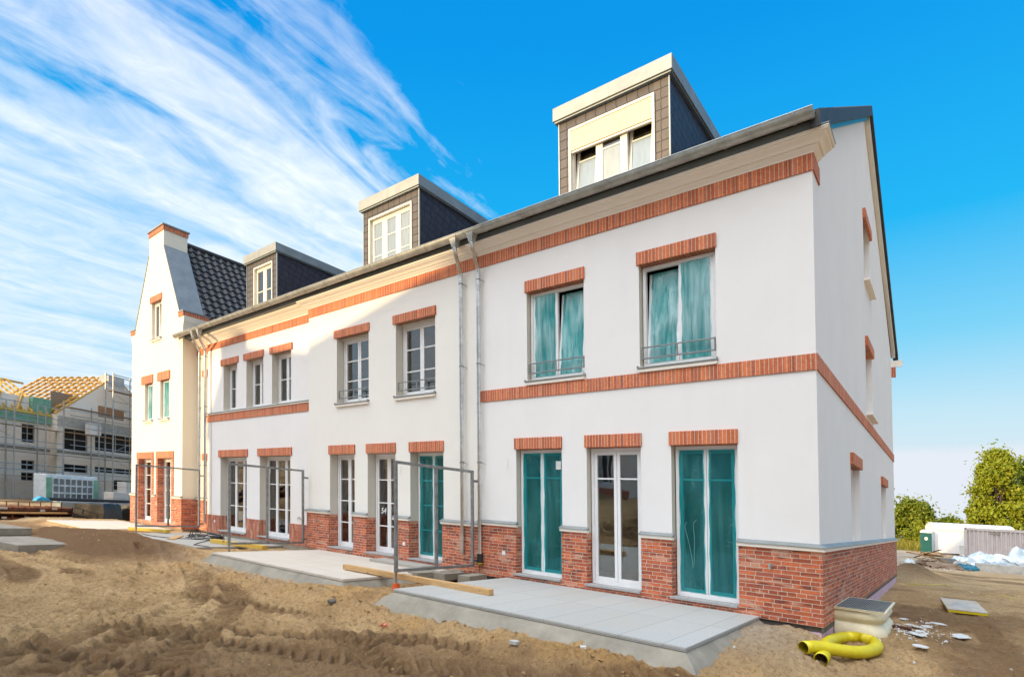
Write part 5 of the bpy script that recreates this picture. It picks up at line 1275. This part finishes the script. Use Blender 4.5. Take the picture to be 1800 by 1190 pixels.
# ================================================================== HOUSES BEHIND THE CAMERA (they throw the shade and show in the panes)
def back_row(label,name,o,ang,length,half,zr_,ze,mat,nwin,gable=None,cat='house'):
    ca,sa=math.cos(R(ang)),math.sin(R(ang)); Mx=Matrix(((ca,-sa,0,o[0]),(sa,ca,0,o[1]),(0,0,1,0),(0,0,0,1)))
    t=thing(name,label,cat,(o[0]+ca*length/2,o[1]+sa*length/2,-.4))
    gb=lambda y: ze+(zr_-ze)*(1-abs(y)/half)
    w=MB(); holes=[]
    for i in range(nwin):
        x=length*(i+.5)/nwin
        for lo,hi in ((.1,2.5),(3.9,5.6)): holes.append((x-.6,x+.6,lo,hi))
    for sy in (-half,half):
        wall(w,0,length,-1.2,ze,holes,lambda a,z,d,sy=sy:(a,sy-d*(1 if sy>0 else -1),z),.2,None,Mx)
    for x in (0,length): w.face([(x,-half,-1.2),(x,half,-1.2),(x,half,ze),(x,0,zr_),(x,-half,ze)],Mx)
    w.build('wall',M[mat],t)
    MB().prism([(-half-.4,ze-.25),(0,zr_),(half+.4,ze-.25),(half+.4,ze-.10),(0,zr_+.15),(-half-.4,ze-.10)],'x',-.15,length+.15,Mx).build('roof',M['tile2'],t)
    for sy in (-half,half):
        MB().box(0,length,sy-.03 if sy<0 else sy+.001,sy-.001 if sy<0 else sy+.03,-1.2,.0,Mx).build('brick_base',M['brick'],t)
        s=1 if sy>0 else -1
        for (u,v,lo,hi) in holes:
            y0,y1=sorted((sy-s*.15,sy-s*.2)); f=MB().frame(u,v,lo,hi,y0,y1,.07,Mx); f.box((u+v)/2-.05,(u+v)/2+.05,y0,y1,lo+.07,hi-.07,Mx); wf=f.build('window',M['pvc'],t)
            y0,y1=sorted((sy-s*.21,sy-s*.24)); MB().box(u+.01,v-.01,y0,y1,lo+.01,hi-.01,Mx).build('pane',M['dark'],wf)
            y0,y1=sorted((sy+s*.001,sy+s*.03)); MB().box(u-.1,v+.1,y0,y1,hi+.01,hi+.24,Mx).build('lintel',M['soldier'],t)
    return t,Mx
back_row('white terraced row behind the camera seen only in the panes','terraced_row',(-6.5,-14.6),213,27,4.0,11.0,6.4,'plaster',7)
tB,MxB=back_row('tall gabled house closing the row behind the camera','gabled_house',(-31.6,-27.6),303,9.5,2.8,11.7,9.3,'plaster_cream',2)
MB().box(-.02,.5,-1.2,1.2,10.5,12.1,MxB).build('gable_block',M['plaster_cream'],tB)
back_row('unseen house row added far behind the camera to shade the right foreground','terraced_row',(9,-31),180,26,4.2,11.2,6.6,'plaster',6)  # added occluder, out of view, keeps sun off the right foreground
SKYK=.90; BACKK=.80; GLOW=4.3; EXPO=0.12


# ================================================================== WORLD, SUN, CAMERA
SUN_EL=15.0; sd=Vector((-.447,-.894,0)).normalized(); ce=math.cos(R(SUN_EL))
sdir=Vector((sd.x*ce,sd.y*ce,math.sin(R(SUN_EL))))
sun=bpy.data.lights.new('sun','SUN'); sun.energy=5.0; sun.angle=R(.55); sun.color=(1,.70,.35)
so=bpy.data.objects.new('sun',sun); COL.objects.link(so); so.rotation_euler=(-sdir).to_track_quat('-Z','Y').to_euler(); so.location=(-20,-40,30)
wd=bpy.data.worlds.new('World'); sc.world=wd; wd.use_nodes=True; nt=wd.node_tree; nt.nodes.clear()
wo=nt.nodes.new('ShaderNodeOutputWorld'); bg=nt.nodes.new('ShaderNodeBackground'); L(nt,bg.outputs[0],wo.inputs[0])
sky=N(nt,'ShaderNodeTexSky',sky_type='NISHITA',sun_disc=False,sun_elevation=R(SUN_EL),sun_rotation=math.atan2(sd.x,sd.y),air_density=1.0,dust_density=.6,ozone_density=3.0)
G=N(nt,'ShaderNodeTexCoord').outputs['Generated']
sp=N(nt,'ShaderNodeSeparateXYZ'); L(nt,G,sp.inputs[0]); dx,dy,dz=sp.outputs
BG=.10; K=1/BG
zc=mth(nt,'MAXIMUM',dz,0)
# the deep polarised blue of the photograph laid over the physical sky
blue=nt.nodes.new('ShaderNodeValToRGB'); e=blue.color_ramp.elements
stops=[(0,(.72,.87,.97)),(.07,(.58,.84,.98)),(.18,(.22,.70,.99)),(.34,(.01,.51,.99)),(.60,(.0,.345,.92)),(1,(.0,.25,.75))]
while len(e)<len(stops): e.new(.5)
for q,(p_,c_) in zip(e,stops): q.position=p_; q.color=(*c_,1)
L(nt,zc,blue.inputs[0])
bl=N(nt,'ShaderNodeVectorMath',operation='SCALE'); bl.inputs['Scale'].default_value=K*SKYK; L(nt,blue.outputs[0],bl.inputs[0])
base=mixc(nt,.93,sky.outputs[0],bl.outputs[0])
# cirrus: streaks laid out on a high plane, running away over the roofs
den=mth(nt,'ADD',zc,.15)
s_=mth(nt,'DIVIDE',mth(nt,'ADD',mth(nt,'MULTIPLY',dx,-.158),mth(nt,'MULTIPLY',dy,.988)),den)
t_=mth(nt,'DIVIDE',mth(nt,'ADD',mth(nt,'MULTIPLY',dx,.988),mth(nt,'MULTIPLY',dy,.158)),den)
cb=N(nt,'ShaderNodeCombineXYZ'); L(nt,s_,cb.inputs[0]); L(nt,t_,cb.inputs[1]); CV=cb.outputs[0]
st1=noise(nt,mapping(nt,CV,(.3,.7,0),(0,0,R(6)),(1.0,3.6,1)),1.9,7,.56,dist=.9)
st2=noise(nt,mapping(nt,CV,(4.3,1.7,0),(0,0,R(-14)),(2.2,3.2,1)),3.6,6,.62,dist=.9)
st3=noise(nt,mapping(nt,CV,(2,5,0),(0,0,0),(1,1,1)),1.1,3,.5)
edge=mth(nt,'ADD',mth(nt,'ADD',t_,mth(nt,'MULTIPLY',s_,.22)),mth(nt,'ADD',mth(nt,'MULTIPLY_ADD',st3,-1.1,.55),mth(nt,'MULTIPLY_ADD',st1,-.8,.4)))
zone=ramp(nt,mth(nt,'MULTIPLY_ADD',edge,-.5,0),[(.30,0),(.42,.42),(.55,.85),(.72,1)])      # grows to the left
cl=mth(nt,'ADD',mth(nt,'MULTIPLY',st1,.58),mth(nt,'MULTIPLY',st2,.42))
cl=mth(nt,'ADD',cl,mth(nt,'MULTIPLY_ADD',st3,.3,-.15))
thr=mth(nt,'SUBTRACT',.68,mth(nt,'MULTIPLY',zone,.60))
cf=mth(nt,'MULTIPLY',mth(nt,'SUBTRACT',cl,thr),1.55,clamp=True)
back=ramp(nt,mth(nt,'ADD',mth(nt,'MULTIPLY_ADD',dy,-.43,.5),mth(nt,'MULTIPLY',dx,.26)),[(.53,0),(.66,1)])                    # added bright veil, out of view behind the camera, to light the shaded facade
bank=ramp(nt,mth(nt,'ADD',dz,mth(nt,'MULTIPLY_ADD',noise(nt,mapping(nt,G,(0,0,0),(0,0,0),(4,4,18)),1.6,4,.55),.03,-.018)),[(.0,.9),(.008,.75),(.022,0)])
cloudcol=ramp(nt,mth(nt,'MULTIPLY_ADD',zc,1,mth(nt,'MULTIPLY_ADD',st1,.5,-.25)),[(0,(.80,.85,.93)),(.25,(.92,.96,1.02)),(.5,(1.06,1.07,1.09))])
cc=N(nt,'ShaderNodeVectorMath',operation='SCALE'); cc.inputs['Scale'].default_value=K*1.0; L(nt,cloudcol,cc.inputs[0])
c1=mixc(nt,mth(nt,'MULTIPLY',cf,.93),base,cc.outputs[0])
c2=mixc(nt,mth(nt,'MULTIPLY',bank,.85),c1,tuple(K*v for v in (.78,.80,.87)))
bkc=N(nt,'ShaderNodeVectorMath',operation='SCALE'); lob=N(nt,'ShaderNodeVectorMath',operation='DOT_PRODUCT'); L(nt,G,lob.inputs[0]); lob.inputs[1].default_value=Vector((-.08,-.40,.88)).normalized()
glow=ramp(nt,lob.outputs['Value'],[(.60,0),(.80,.30),(.96,1)])  # added bright patch overhead, out of view, to lift ground and walls
L(nt,mth(nt,'MULTIPLY_ADD',glow,K*GLOW,K*BACKK),bkc.inputs['Scale'])
L(nt,ramp(nt,st2,[(.3,(.87,.91,.98)),(.7,(.95,.965,.99))]),bkc.inputs[0])
c3=mixc(nt,mth(nt,'MULTIPLY',mth(nt,'MAXIMUM',back,ramp(nt,lob.outputs['Value'],[(.72,0),(.86,1)])),.94),c2,bkc.outputs[0])
below=ramp(nt,mth(nt,'MULTIPLY_ADD',dz,1,.5),[(.30,1),(.40,0)])
c4=mixc(nt,below,c3,tuple(K*v for v in (.30,.27,.22)))
L(nt,c4,bg.inputs[0]); bg.inputs[1].default_value=BG
cam=bpy.data.cameras.new('camera'); co_=bpy.data.objects.new('camera',cam); COL.objects.link(co_)
cam.sensor_width=36; cam.sensor_fit='HORIZONTAL'; cam.lens=982.236/1800*36; cam.shift_x=0; cam.shift_y=(792-595)/1800; cam.clip_start=.1; cam.clip_end=3000
co_.matrix_world=Matrix(((0.786615,0.019791,0.617126,1.475042),(0.617390,-0.012085,-0.786564,-8.897589),(-0.008109,0.999731,-0.021725,2.343906),(0,0,0,1)))
sc.camera=co_
vs=sc.view_settings; vs.view_transform='Standard'; vs.look='None'; vs.gamma=1; vs.use_curve_mapping=False; vs.exposure=EXPO
sc.cycles.max_bounces=8; sc.cycles.transparent_max_bounces=16; sc.cycles.diffuse_bounces=4; sc.cycles.use_denoising=True
sc.cycles.sample_clamp_indirect=6
